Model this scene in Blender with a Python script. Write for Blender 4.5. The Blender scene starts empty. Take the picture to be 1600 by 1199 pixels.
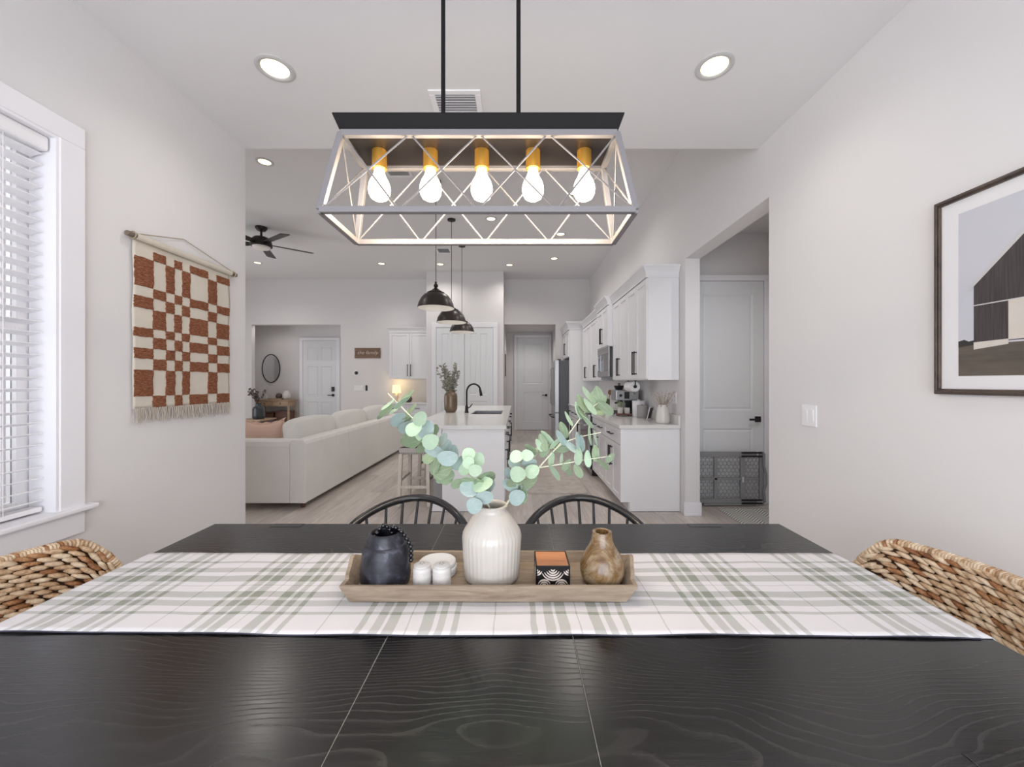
import bpy, bmesh, math, random
from mathutils import Vector, Matrix
random.seed(7)
PI = math.pi
SC = bpy.context.scene
COL = SC.collection
# ------------------------------------------------------------------ camera
cam_d = bpy.data.cameras.new('camera')
cam_d.sensor_width = 36.0
cam_d.lens = 620 * 36 / 1600
cam_d.shift_x = -8 / 1600
cam_d.shift_y = -1.5 / 1600
cam_d.clip_start = 0.02
cam = bpy.data.objects.new('camera', cam_d)
cam.location = (0, 0, 1.362)
cam.rotation_euler = (PI / 2, 0, 0)
COL.objects.link(cam)
SC.camera = cam
# ------------------------------------------------------------------ exposure, world, daylight
SC.view_settings.view_transform = 'Standard'
SC.view_settings.look = 'None'
SC.view_settings.gamma = 1.0
SC.view_settings.exposure = 0.0
SC.view_settings.use_curve_mapping = False
world = bpy.data.worlds.new('overcast_sky')
SC.world = world
world.use_nodes = True
world.node_tree.nodes['Background'].inputs[0].default_value = (0.93, 0.96, 1.0, 1)
world.node_tree.nodes['Background'].inputs[1].default_value = 1.0
def area(name, loc, target, sx, sy, power, col=(1, 1, 1), spread=PI):
    d = bpy.data.lights.new(name, 'AREA')
    d.shape = 'RECTANGLE'; d.size = sx; d.size_y = sy; d.energy = power; d.color = col; d.spread = spread
    o = bpy.data.objects.new(name, d); COL.objects.link(o)
    o.location = loc
    o.rotation_euler = (Vector(target) - Vector(loc)).to_track_quat('-Z', 'Y').to_euler()
    return o
def spot(name, loc, power, col=(1, .965, .915), size=2.4, r=.06):
    d = bpy.data.lights.new(name, 'SPOT')
    d.energy = power; d.color = col; d.spot_size = size; d.spot_blend = .8; d.shadow_soft_size = r
    o = bpy.data.objects.new(name, d); COL.objects.link(o); o.location = loc
    return o
# dining window daylight, plus fill added at assumed unseen patio door, sliders and sidelight
area('fill_unseen_patio_door', (-.1, -2.05, 1.3), (-.1, 2.2, 2.15), 3.2, 2.4, 115, (.85, .915, 1))
area('daylight_dining_window', (-2.35, 1.2, 1.7), (0, 1.2, 1.35), .9, 1.5, 7, (.92, .95, 1))
area('fill_unseen_great_room_slider', (-7.3, 5.6, 1.5), (0, 6.4, 1.6), 3.6, 2.3, 50, (.95, .97, 1))
area('fill_unseen_foyer_sidelight', (-4.0, 9.95, 1.4), (-6, 9.9, 1.2), .3, 1.8, 1, (.95, .97, 1))
# ------------------------------------------------------------------ mesh helpers
ORG = {}
def lin(c):
    return tuple(((v / 255) / 12.92 if v / 255 <= .04045 else ((v / 255 + .055) / 1.055) ** 2.4) for v in c)
class MB:
    """collects shapes; build() links them as ONE mesh object"""
    def __init__(s, T=None):
        s.v = []; s.f = []; s.m = []; s.T = T; s.mi = 0
    def add(s, vs, fs):
        b = len(s.v)
        s.v += [tuple(s.T(*p)) if s.T else tuple(p) for p in vs]
        s.f += [tuple(b + i for i in f) for f in fs]
        s.m += [s.mi] * len(fs)
        return s
    def box(s, x0, x1, y0, y1, z0, z1):
        return s.add([(x, y, z) for z in (z0, z1) for y in (y0, y1) for x in (x0, x1)],
                     [(0, 2, 3, 1), (4, 5, 7, 6), (0, 1, 5, 4), (2, 6, 7, 3), (0, 4, 6, 2), (1, 3, 7, 5)])
    def hexa(s, b, t):
        return s.add(list(b) + list(t), [(3, 2, 1, 0), (4, 5, 6, 7), (0, 1, 5, 4), (1, 2, 6, 5), (2, 3, 7, 6), (3, 0, 4, 7)])
    def loft(s, rects):
        """stack of rectangles (z, x0, x1, y0, y1)"""
        vs = []; fs = []
        for z, x0, x1, y0, y1 in rects: vs += [(x0, y0, z), (x1, y0, z), (x1, y1, z), (x0, y1, z)]
        n = len(rects)
        for i in range(n - 1):
            for k in range(4):
                a = i * 4 + k; b = i * 4 + (k + 1) % 4
                fs.append((a, b, b + 4, a + 4))
        fs += [(3, 2, 1, 0), tuple((n - 1) * 4 + k for k in range(4))]
        return s.add(vs, fs)
    def prism(s, pts, axis, a, b):
        def mk(p, t): return (t, p[0], p[1]) if axis == 'x' else ((p[0], t, p[1]) if axis == 'y' else (p[0], p[1], t))
        n = len(pts)
        return s.add([mk(p, a) for p in pts] + [mk(p, b) for p in pts],
                     [tuple(range(n))[::-1], tuple(range(n, 2 * n))] + [(i, (i + 1) % n, n + (i + 1) % n, n + i) for i in range(n)])
    def tube(s, path, r, n=8, closed=False, caps=True):
        path = [Vector(p) for p in path]; N = len(path)
        rs = r if isinstance(r, (list, tuple)) else [r] * N
        vs = []; fs = []; prev = None
        for i, p in enumerate(path):
            if closed: d = path[(i + 1) % N] - path[i - 1]
            else: d = path[min(i + 1, N - 1)] - path[max(i - 1, 0)]
            d.normalize()
            if prev is None:
                u = d.orthogonal().normalized()
            else:
                u = (prev - d * prev.dot(d))
                u = u.normalized() if u.length > 1e-6 else d.orthogonal().normalized()
            prev = u; w = d.cross(u)
            for k in range(n):
                a = 2 * PI * (k + .5) / n
                vs.append(p + (u * math.cos(a) + w * math.sin(a)) * rs[i])
        for i in range(N if closed else N - 1):
            for k in range(n):
                a = i * n + k; b = i * n + (k + 1) % n; j = ((i + 1) % N) * n
                fs.append((a, b, j + (k + 1) % n, j + k))
        if not closed and caps:
            fs += [tuple(range(n))[::-1], tuple((N - 1) * n + k for k in range(n))]
        return s.add(vs, fs)
    def cyl(s, p0, p1, r0, r1=None, n=16):
        return s.tube([p0, p1], [r0, r0 if r1 is None else r1], n)
    def lathe(s, prof, c=(0, 0, 0), n=32, axis='z', bulge=None):
        """profile of (r, h); r = 0 ends close to a point"""
        rings = []; vs = []; fs = []
        for r, h in prof:
            if r < 1e-6:
                rings.append([len(vs)]); pts = [(0, 0, h)]
            else:
                rings.append(list(range(len(vs), len(vs) + n)))
                pts = []
                for k in range(n):
                    a = 2 * PI * k / n; rr = r * (bulge(a, h) if bulge else 1)
                    pts.append((rr * math.cos(a), rr * math.sin(a), h))
            for x, y, z in pts:
                if axis == 'x': x, y, z = z, x, y
                elif axis == 'y': x, y, z = x, z, y
                vs.append((c[0] + x, c[1] + y, c[2] + z))
        for A, B in zip(rings, rings[1:]):
            for k in range(n):
                a, b = A[k % len(A)], A[(k + 1) % len(A)]; d, e = B[k % len(B)], B[(k + 1) % len(B)]
                q = []
                for i in (a, b, e, d):
                    if i not in q: q.append(i)
                if len(q) > 2: fs.append(tuple(q))
        return s.add(vs, fs)
    def ball(s, c, rx, ry=None, rz=None, n=10, m=6, R=None):
        ry = rx if ry is None else ry; rz = rx if rz is None else rz
        vs = []; fs = []; C = Vector(c)
        def put(x, y, z):
            v = Vector((x * rx, y * ry, z * rz))
            if R: v = R @ v
            vs.append(C + v)
        put(0, 0, -1)
        for i in range(1, m):
            a = -PI / 2 + PI * i / m
            for k in range(n): put(math.cos(a) * math.cos(2 * PI * k / n), math.cos(a) * math.sin(2 * PI * k / n), math.sin(a))
        put(0, 0, 1); L = len(vs) - 1
        for k in range(n):
            fs.append((0, 1 + (k + 1) % n, 1 + k)); b = 1 + (m - 2) * n
            fs.append((b + k, b + (k + 1) % n, L))
            for i in range(m - 2):
                a = 1 + i * n
                fs.append((a + k, a + (k + 1) % n, a + n + (k + 1) % n, a + n + k))
        return s.add(vs, fs)
    def grid(s, fn, nu, nv, close_u=False):
        vs = [fn(i / nu, j / nv) for j in range(nv + 1) for i in range(nu + 1)]
        W = nu + 1
        return s.add(vs, [(j * W + i, j * W + i + 1, (j + 1) * W + i + 1, (j + 1) * W + i) for j in range(nv) for i in range(nu)])
    def mesh(s, name, mats, smooth=None):
        me = bpy.data.meshes.new(name)
        me.from_pydata(s.v, [], s.f)
        for m in (mats if isinstance(mats, (list, tuple)) else [mats]): me.materials.append(m)
        for p, i in zip(me.polygons, s.m): p.material_index = i
        bm = bmesh.new(); bm.from_mesh(me)
        bmesh.ops.recalc_face_normals(bm, faces=bm.faces)
        if smooth is not None:
            for f in bm.faces: f.smooth = True
            for e in bm.edges:
                e.smooth = not (len(e.link_faces) == 2 and e.calc_face_angle(0) > math.radians(smooth))
        bm.to_mesh(me); bm.free()
        return me
    def build(s, name, mats, parent=None, smooth=None, bevel=0, seg=2, subsurf=0, solid=0):
        o = bpy.data.objects.new(name, s.mesh(name, mats, smooth)); COL.objects.link(o)
        put(o, parent)
        if subsurf:
            mo = o.modifiers.new('subsurf', 'SUBSURF'); mo.levels = mo.render_levels = subsurf
        if solid:
            mo = o.modifiers.new('solidify', 'SOLIDIFY'); mo.thickness = solid; mo.offset = 0
        if bevel:
            mo = o.modifiers.new('bevel', 'BEVEL'); mo.width = bevel; mo.segments = seg; mo.limit_method = 'ANGLE'
            mo.angle_limit = math.radians(40); mo.harden_normals = False
        return o
def put(o, parent, world_org=(0, 0, 0)):
    ORG[o.name] = Vector(world_org)
    if parent is not None:
        o.parent = parent
        o.location = Vector(world_org) - ORG[parent.name]
    return o
def tag(o, label=None, cat=None, group=None, kind=None):
    if label: o['label'] = label
    if cat: o['category'] = cat
    if group: o['group'] = group
    if kind: o['kind'] = kind
    return o
def thing(name, label, cat, loc=(0, 0, 0), group=None):
    o = bpy.data.objects.new(name, None); COL.objects.link(o)
    o.empty_display_size = .05
    o.location = loc; ORG[o.name] = Vector(loc)
    return tag(o, label, cat, group)
KIDS = {}
def copy_tree(o, delta=(0, 0, 0), rot=0, label=None, group=None, parent=None):
    c = o.copy(); COL.objects.link(c)
    if parent is not None: c.parent = parent
    else:
        c.location = o.location + Vector(delta); ORG[c.name] = Vector(c.location)
        if rot: c.rotation_euler.z += rot
    for ch in [k for k in list(COL.objects) if k.parent == o]:
        copy_tree(ch, parent=c)
    if label: c['label'] = label
    if group: c['group'] = group
    return c
def structure(mb, name, mats, **k):
    return tag(mb.build(name, mats, **k), kind='structure')
# ------------------------------------------------------------------ materials (all procedural)
class NT:
    def __init__(s, name):
        s.mat = bpy.data.materials.new(name); s.mat.use_nodes = True
        s.t = s.mat.node_tree; s.b = s.t.nodes['Principled BSDF']
    def n(s, kind, **k):
        o = s.t.nodes.new(kind)
        for a, b in k.items():
            if a.startswith('i_'):
                key = a[2:]; key = int(key) if key.isdigit() else key.replace('_', ' ')
                if isinstance(b, bpy.types.NodeSocket): s.t.links.new(b, o.inputs[key])
                else: o.inputs[key].default_value = b
            else: setattr(o, a, b)
        return o
    def l(s, a, b): s.t.links.new(a, b)
    def math(s, op, a, b=0.0, c=0.0):
        o = s.n('ShaderNodeMath', operation=op)
        for i, x in enumerate((a, b, c)):
            if isinstance(x, bpy.types.NodeSocket): s.l(x, o.inputs[i])
            else: o.inputs[i].default_value = x
        return o.outputs[0]
    def coord(s, scale=(1, 1, 1), loc=(0, 0, 0), rot=(0, 0, 0), src='Object'):
        tc = s.n('ShaderNodeTexCoord'); mp = s.n('ShaderNodeMapping')
        mp.inputs['Scale'].default_value = scale; mp.inputs['Location'].default_value = loc; mp.inputs['Rotation'].default_value = rot
        s.l(tc.outputs[src], mp.inputs[0]); return mp.outputs[0]
    def noise(s, vec, scale, detail=3, rough=.5, dist=0):
        o = s.n('ShaderNodeTexNoise'); s.l(vec, o.inputs['Vector'])
        o.inputs['Scale'].default_value = scale; o.inputs['Detail'].default_value = detail
        o.inputs['Roughness'].default_value = rough; o.inputs['Distortion'].default_value = dist
        return o.outputs['Fac']
    def ramp(s, fac, stops, interp='LINEAR'):
        o = s.n('ShaderNodeValToRGB'); r = o.color_ramp; r.interpolation = interp
        while len(r.elements) > 1: r.elements.remove(r.elements[-1])
        for i, (p, c) in enumerate(stops):
            e = r.elements[0] if i == 0 else r.elements.new(p)
            e.position = p; e.color = (c, c, c, 1) if not isinstance(c, (tuple, list)) else (*c[:3], 1)
        s.l(fac, o.inputs[0]); return o.outputs[0]
    def mix(s, fac, a, b, mode='MIX'):
        o = s.n('ShaderNodeMix', data_type='RGBA', blend_type=mode)
        for k, x in ((0, fac), (6, a), (7, b)):
            if isinstance(x, bpy.types.NodeSocket): s.l(x, o.inputs[k])
            else: o.inputs[k].default_value = x if k == 0 else (*x[:3], 1)
        return o.outputs[2]
    def bump(s, h, strength=.2, dist=.01):
        o = s.n('ShaderNodeBump'); o.inputs['Strength'].default_value = strength; o.inputs['Distance'].default_value = dist
        s.l(h, o.inputs['Height']); s.l(o.outputs[0], s.b.inputs['Normal'])
    def done(s, color=None, rough=.5, metal=0, spec=.5, coat=0, coat_r=.1):
        if color is not None:
            if isinstance(color, bpy.types.NodeSocket): s.l(color, s.b.inputs['Base Color'])
            else: s.b.inputs['Base Color'].default_value = (*color, 1)
        if isinstance(rough, bpy.types.NodeSocket): s.l(rough, s.b.inputs['Roughness'])
        else: s.b.inputs['Roughness'].default_value = rough
        s.b.inputs['Metallic'].default_value = metal
        s.b.inputs['Specular IOR Level'].default_value = spec
        s.b.inputs['Coat Weight'].default_value = coat; s.b.inputs['Coat Roughness'].default_value = coat_r
        return s.mat
def simple(name, c, rough=.5, metal=0, var=.06, scale=6, bump=0, bscale=60, spec=.5, coat=0, bdist=.004, stretch=(1, 1, 1)):
    t = NT(name); c = lin(c); v = t.coord(stretch)
    f = t.noise(v, scale, 3)
    col = t.mix(f, tuple(x * (1 - var) for x in c), tuple(min(1, x * (1 + var)) for x in c))
    if bump: t.bump(t.noise(v, bscale, 4, .6), bump, bdist)
    return t.done(col, rough, metal, spec, coat)
def glow(name, c, strength, spots=.05):
    t = NT(name); f = t.noise(t.coord(), 20)
    col = t.mix(f, tuple(x * (1 - spots) for x in lin(c)), lin(c))
    t.l(col, t.b.inputs['Emission Color']); t.b.inputs['Emission Strength'].default_value = strength
    return t.done(lin(c), .4)
def wood(name, dark, light, scale=1, stretch=(1, 12, 12), rough=.45, bump=.1, rand=0, coat=0):
    t = NT(name); v = t.coord(stretch)
    if rand:
        oi = t.n('ShaderNodeObjectInfo'); va = t.n('ShaderNodeVectorMath', operation='ADD')
        cx = t.n('ShaderNodeCombineXYZ'); r20 = t.math('MULTIPLY', oi.outputs['Random'], 40)
        for k in range(3): t.l(r20, cx.inputs[k])
        t.l(v, va.inputs[0]); t.l(cx.outputs[0], va.inputs[1]); v = va.outputs[0]
    f = t.noise(v, 2.2 * scale, 6, .62, 1.2)
    g = t.noise(v, 12 * scale, 3, .6)
    h = t.math('ADD', t.math('MULTIPLY', f, .75), t.math('MULTIPLY', g, .25))
    col = t.ramp(h, [(.3, lin(dark)), (.68, lin(light))])
    if rand:
        k = t.math('ADD', t.math('MULTIPLY', oi.outputs['Random'], rand), 1 - rand / 2)
        mu = t.n('ShaderNodeVectorMath', operation='SCALE'); t.l(col, mu.inputs[0]); t.l(k, mu.inputs['Scale']); col = mu.outputs[0]
    t.bump(h, bump, .003)
    return t.done(col, rough, 0, .5, coat)

m_wall = simple('wall_paint', (224, 221, 221), .85, var=.012, scale=1.3, bump=.12, bscale=180, spec=.25, bdist=.002)
m_ceil = simple('ceiling_paint', (226, 224, 225), .9, var=.012, scale=1.1, bump=.15, bscale=120, spec=.2, bdist=.002)
m_trim = simple('trim_paint', (236, 234, 238), .4, var=.01, scale=3)
m_cab = simple('cabinet_paint', (234, 233, 235), .38, var=.01, scale=3)
m_door = simple('door_paint', (226, 227, 229), .42, var=.012, scale=3)
m_quartz = simple('white_quartz', (226, 224, 222), .16, var=.03, scale=9)
m_black = simple('matte_black_metal', (34, 33, 35), .42, .3, var=.1, scale=12)
m_bronze = simple('dark_bronze_metal', (52, 47, 46), .38, .6, var=.12, scale=10)
m_lantern = simple('lantern_grey_metal', (128, 124, 126), .45, .25, var=.05, scale=14)
m_lantern_dark = simple('lantern_dark_tray', (17, 15, 17), .6, .0, var=.06, scale=10, spec=.2)
m_brass = simple('brushed_brass', (222, 166, 74), .34, .7, var=.06, scale=30, stretch=(1, 1, .1))
m_steel = simple('stainless_steel', (176, 176, 178), .3, .9, var=.05, scale=20, stretch=(1, 1, .05))
m_fridge_side = simple('fridge_grey_side', (92, 92, 96), .45, .2, var=.05)
m_blackglass = simple('black_glass', (26, 27, 30), .08, 0, var=.1, coat=.5)
m_white_plastic = simple('white_plastic', (238, 236, 238), .35, var=.01)
m_pendant = simple('pendant_bronze', (66, 60, 58), .34, .45, var=.1, scale=9)
m_pendant_in = simple('pendant_white_enamel', (240, 236, 232), .4, var=.01)
m_sofa = simple('cream_linen', (230, 227, 222), .95, var=.05, scale=3, bump=.25, bscale=260, spec=.15)
m_pillow = simple('blush_velvet', (228, 194, 176), .9, var=.07, scale=4, bump=.2, bscale=220, spec=.2)
m_seat = simple('grey_linen', (190, 184, 180), .95, var=.06, scale=9, bump=.25, bscale=300, spec=.15)
m_stoolwood = wood('whitewashed_wood', (196, 184, 172), (226, 217, 206), 1, (8, 8, 1))
m_wchair = simple('black_lacquer', (28, 27, 29), .27, 0, var=.15, scale=8, coat=.3)
m_knob = simple('nail_heads', (130, 122, 112), .3, .9)
m_wood_console = wood('console_oak', (146, 118, 92), (188, 162, 134), 1, (1, 8, 8))
m_wood_dark = wood('dark_walnut', (78, 52, 40), (112, 78, 60), 1, (1, 8, 8))
m_signwood = wood('sign_barnwood', (98, 72, 58), (136, 108, 90), 1, (1, 8, 14))
m_signpaint = simple('sign_white_paint', (214, 200, 190), .7)
m_towel = simple('paper_white', (236, 234, 234), .95, var=.02, bump=.2, bscale=80)
m_green_crock = simple('green_glaze', (126, 136, 108), .3, var=.1)
m_utensil = wood('utensil_wood', (156, 110, 78), (196, 150, 112), 1, (8, 8, 1))
m_grey_can = simple('grey_stoneware', (158, 154, 152), .5, var=.05)
m_rope = simple('cotton_cord', (168, 152, 130), .9, var=.1)
m_dry = simple('dried_stems', (176, 160, 146), .9, var=.15, scale=20)
m_sage = simple('sage_leaf', (150, 148, 138), .8, var=.15, scale=20)
m_dirt = simple('soil', (70, 56, 46), .95)
m_hub = simple('nickel', (150, 148, 146), .3, .9)
m_mirror = simple('mirror_silver', (222, 224, 226), .04, 1, var=.01)
m_lampshade = glow('lit_lampshade', (255, 226, 150), 1.7)
m_bulb = glow('lit_frosted_bulb', (255, 240, 214), 9.0)
m_down = glow('lit_diffuser', (255, 240, 196), 2.6)
m_ring = simple('light_trim_grey', (196, 195, 194), .5, var=.02)
m_seam = simple('seam_highlight_wear', (150, 146, 142), .6, var=.2, scale=40)
m_redbox = simple('clay_brown', (110, 70, 60), .6)
def floor_mat():
    return wood('oak_plank', (178, 166, 158), (212, 203, 196), 1, (9, .9, 9), .38, .08, .20)
m_plank = floor_mat()
def glass_mat():
    t = NT('window_glass'); tr = t.n('ShaderNodeBsdfTransparent'); gl = t.n('ShaderNodeBsdfGlossy')
    gl.inputs['Roughness'].default_value = .02
    fr = t.n('ShaderNodeFresnel'); fr.inputs[0].default_value = 1.3
    mx = t.n('ShaderNodeMixShader'); t.l(fr.outputs[0], mx.inputs[0]); t.l(tr.outputs[0], mx.inputs[1]); t.l(gl.outputs[0], mx.inputs[2])
    t.l(mx.outputs[0], t.t.nodes['Material Output'].inputs[0]); return t.mat
m_glass = glass_mat()
def black_oak():
    t = NT('black_stained_oak')
    v = t.coord((.40, 6.0, 6.0))
    w = t.n('ShaderNodeTexWave', wave_type='BANDS', bands_direction='Y', wave_profile='SAW')
    nz = t.n('ShaderNodeTexNoise'); t.l(t.coord((1.0, 2.2, 2.2)), nz.inputs['Vector']); nz.inputs['Scale'].default_value = 1.7
    nz.inputs['Detail'].default_value = 2; nz.inputs['Roughness'].default_value = .4
    sh = t.n('ShaderNodeVectorMath', operation='SCALE'); t.l(nz.outputs['Color'], sh.inputs[0]); sh.inputs['Scale'].default_value = 2.2
    ad = t.n('ShaderNodeVectorMath', operation='ADD'); t.l(v, ad.inputs[0]); t.l(sh.outputs[0], ad.inputs[1])
    t.l(ad.outputs[0], w.inputs['Vector']); w.inputs['Scale'].default_value = 3.0; w.inputs['Distortion'].default_value = 1.2
    w.inputs['Detail'].default_value = 3; w.inputs['Detail Scale'].default_value = 2.5
    fine = t.noise(t.coord((9, 160, 160)), 1.5, 3, .7)
    big = t.noise(t.coord((1, 2, 2)), 2.0, 2)
    vein = t.ramp(w.outputs['Fac'], [(0, 0.0), (.68, .03), (.93, 1.0), (1, .2)])
    pore = t.ramp(fine, [(.45, 0.0), (.75, 1.0)])
    h = t.math('MULTIPLY', t.math('ADD', t.math('MULTIPLY', vein, .7), t.math('MULTIPLY', pore, .35)), t.ramp(big, [(.3, .25), (.65, 1.0)]))
    col = t.mix(h, lin((9, 8, 9)), lin((44, 42, 43)))
    t.bump(h, .12, .002)
    ro = t.math('ADD', t.math('MULTIPLY', h, .16), .22); t.b.inputs['IOR'].default_value = 1.7
    return t.done(col, ro, 0, .5)
m_table = black_oak()
def plaid():
    t = NT('plaid_cotton'); tc = t.n('ShaderNodeTexCoord'); sp = t.n('ShaderNodeSeparateXYZ'); t.l(tc.outputs['Object'], sp.inputs[0])
    wob = t.noise(t.coord(), 6, 2)
    wx = t.math('ADD', sp.outputs['X'], t.math('MULTIPLY', t.math('SUBTRACT', wob, .5), .016))
    wy = t.math('ADD', sp.outputs['Y'], t.math('MULTIPLY', t.math('SUBTRACT', wob, .5), .012))
    P = .424
    px = t.math('DIVIDE', t.math('FLOORED_MODULO', t.math('ADD', wx, .391 + P), P), P)
    py = t.math('SUBTRACT', 1.393, wy)
    def st(bands, k): 
        out = [(0, 0.0)]
        for a, b, c in bands: out += [(a / k, c), (b / k, 0.0)]
        return out
    fx = t.ramp(px, st([(0, .016, .8), (.036, .058, .75), (.067, .094, .85), (.118, .122, .7), (.152, .180, .85), (.192, .210, .75), (.229, .244, .8), (.333, .337, .7)], P), 'CONSTANT')
    fy = t.ramp(t.math('DIVIDE', py, .45), st([(.066, .079, .8), (.112, .14, .75), (.162, .199, .85), (.221, .225, .7), (.256, .288, .85), (.302, .329, .75), (.356, .369, .8)], .45), 'CONSTANT')
    sm = t.math('MULTIPLY', t.math('ADD', fx, fy), .56)
    weave = t.noise(t.coord((1, 1, 1)), 420, 2, .7)
    f = t.math('MINIMUM', t.math('MULTIPLY', sm, t.math('ADD', t.math('MULTIPLY', weave, .7), .62)), 1.0)
    col = t.mix(f, lin((222, 219, 222)), lin((138, 143, 130)))
    t.bump(weave, .35, .002)
    return t.done(col, .95, 0, .1)
m_plaid = plaid()
def chevron():
    t = NT('chevron_weave'); tc = t.n('ShaderNodeTexCoord'); sp = t.n('ShaderNodeSeparateXYZ'); t.l(tc.outputs['Object'], sp.inputs[0])
    zz = t.math('PINGPONG', sp.outputs['X'], .10)
    s = t.math('ADD', zz, sp.outputs['Y'])
    f = t.ramp(t.math('DIVIDE', t.math('FLOORED_MODULO', s, .036), .036), [(0, lin((222, 220, 216))), (.5, lin((150, 148, 146)))], 'CONSTANT')
    t.bump(t.noise(t.coord(), 300), .3, .003)
    return t.done(f, .95, 0, .1)
m_chevron = chevron()
def rugmat():
    t = NT('faded_rug'); v = t.coord((1, 1, 1))
    a = t.noise(v, 9, 5, .65, .6); b = t.noise(v, 120, 2)
    f = t.math('ADD', t.math('MULTIPLY', a, .8), t.math('MULTIPLY', b, .2))
    t.bump(b, .3, .003)
    return t.done(t.ramp(f, [(.35, lin((184, 173, 165))), (.62, lin((206, 198, 191)))]), .95, 0, .1)
m_rug = rugmat()
m_traywood = wood('weathered_mango_wood', (120, 102, 84), (176, 158, 138), 1.3, (1.4, 12, 12), .6, .25)
m_cedar = wood('cedar_lid', (168, 96, 52), (206, 140, 88), 1.2, (2, 14, 14), .4, .1)
def fancy_wood():
    t = NT('turned_marbled_wood'); v = t.coord((1, 1, .8))
    f = t.noise(v, 14, 6, .7, 1.6)
    col = t.ramp(f, [(.3, lin((70, 48, 26))), (.47, lin((122, 92, 54))), (.6, lin((152, 132, 106))), (.72, lin((92, 82, 76)))])
    return t.done(col, .24, 0, .5, .5, .15)
m_turned = fancy_wood()
def ribbed():
    t = NT('cream_glaze'); f = t.noise(t.coord(), 10, 4)
    col = t.mix(f, lin((190, 182, 172)), lin((206, 199, 190)))
    t.bump(t.noise(t.coord((1, 1, .08)), 90, 2), .18, .004)
    return t.done(col, .3, 0, .5, .25, .12)
m_creamvase = ribbed()
def stone_black():
    t = NT('black_cast_glaze'); v = t.coord()
    f = t.noise(v, 26, 5, .65, .5)
    col = t.ramp(f, [(.36, lin((18, 18, 22))), (.55, lin((44, 44, 54))), (.72, lin((92, 92, 104)))])
    t.bump(f, .15, .004)
    return t.done(col, .42, .15, .5, .1)
m_blackvase = stone_black()
m_bead = simple('black_beads', (16, 15, 18), .12, 0, var=.2, coat=.5)
m_ceramic = simple('white_crackle_ceramic', (214, 209, 204), .35, var=.06, scale=40)
m_stone = simple('white_stone_coaster', (222, 222, 224), .5, var=.05, scale=50)
m_tin = simple('black_tin', (22, 18, 20), .35, .4)
m_inlay = simple('pearl_inlay', (214, 200, 190), .35, .1)
m_cloth = simple('woven_cream_cotton', (212, 203, 190), .95, var=.06, scale=30, bump=.35, bscale=420, spec=.1)
def wool():
    t = NT('rust_wool'); f = t.noise(t.coord((1, 18, 130)), 3, 4, .7)
    col = t.ramp(f, [(.3, lin((84, 50, 36))), (.5, lin((136, 86, 62))), (.7, lin((176, 130, 106)))])
    t.bump(f, .6, .006)
    return t.done(col, .95, 0, .1)
m_wool = wool()
m_fringe = simple('grey_fringe', (184, 172, 160), .95, var=.15, scale=60)
m_dowel = wood('grey_dowel', (88, 76, 66), (128, 114, 100), 1, (8, 1, 8))
def straw(name, a, b, c):
    t = NT(name); v = t.coord((1, 1, 1)); f = t.noise(v, 26, 5, .65, .8)
    g = t.noise(t.coord((6, 6, 30)), 20, 2)
    h = t.math('ADD', t.math('MULTIPLY', f, .7), t.math('MULTIPLY', g, .3))
    t.bump(g, .3, .003)
    return t.done(t.ramp(h, [(.34, lin(a)), (.5, lin(b)), (.64, lin(c))]), .6, 0, .35)
m_straw = [straw('straw_pale', (160, 130, 98), (204, 180, 152), (226, 209, 186)),
           straw('straw_tan', (130, 94, 64), (182, 150, 118), (212, 188, 158)),
           straw('straw_brown', (90, 54, 32), (146, 98, 62), (188, 148, 110))]
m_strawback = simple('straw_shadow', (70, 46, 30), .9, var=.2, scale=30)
def leaf_mat(name, c, edge):
    t = NT(name); oi = t.n('ShaderNodeObjectInfo'); sp = t.n('ShaderNodeSeparateXYZ'); tc = t.n('ShaderNodeTexCoord'); t.l(tc.outputs['Object'], sp.inputs[0])
    ang = t.math('ARCTAN2', sp.outputs['X'], t.math('ADD', sp.outputs['Y'], 1.05))
    vein = t.ramp(t.math('PINGPONG', t.math('MULTIPLY', ang, 5.0), 1.0), [(0, 1.0), (.16, .0)])
    rad = t.ramp(t.math('MULTIPLY', t.math('ADD', sp.outputs['Y'], 1.0), .5), [(0, .35), (.5, 0.0), (1, .25)])
    blot = t.noise(t.coord((1, 1, 1)), 2.2, 3)
    k = t.math('ADD', t.math('MULTIPLY', blot, .5), t.math('MULTIPLY', rad, .7))
    col = t.mix(k, lin(c), lin(edge))
    col = t.mix(t.math('MULTIPLY', vein, .35), col, lin((206, 214, 196)))
    v = t.math('ADD', t.math('MULTIPLY', oi.outputs['Random'], .36), .80)
    mu = t.n('ShaderNodeVectorMath', operation='SCALE'); t.l(col, mu.inputs[0]); t.l(v, mu.inputs['Scale'])
    t.bump(vein, .2, .02)
    return t.done(mu.outputs[0], .62, 0, .3)
m_leaf = [leaf_mat('leaf_pale_green', (184, 204, 176), (150, 176, 146)), leaf_mat('leaf_blue_grey', (168, 184, 180), (134, 154, 150)), leaf_mat('leaf_green', (144, 160, 130), (116, 134, 104))]
m_stem = simple('stem_green', (176, 178, 140), .6, var=.1)
m_stempale = simple('stem_pale', (214, 214, 190), .6, var=.1)
m_frame = wood('dark_frame_wood', (52, 42, 38), (92, 78, 70), 1, (10, 4, 4), .35, .15)
m_mat = simple('mat_board', (226, 224, 226), .9, var=.01)
m_psky = simple('print_sky', (196, 196, 204), .7, var=.03, scale=2)
m_pbarn = simple('print_barn', (66, 60, 60), .7, var=.8, scale=14, stretch=(1, 12, .5))
m_proof = simple('print_roof', (196, 194, 194), .7)
m_pdoor = simple('print_door', (206, 198, 190), .7, var=.1, scale=20)
m_pground = simple('print_ground', (92, 84, 76), .7, var=.75, scale=12, stretch=(1, .4, 2))
m_pline = simple('print_trees', (52, 50, 48), .7, var=.2)
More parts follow.
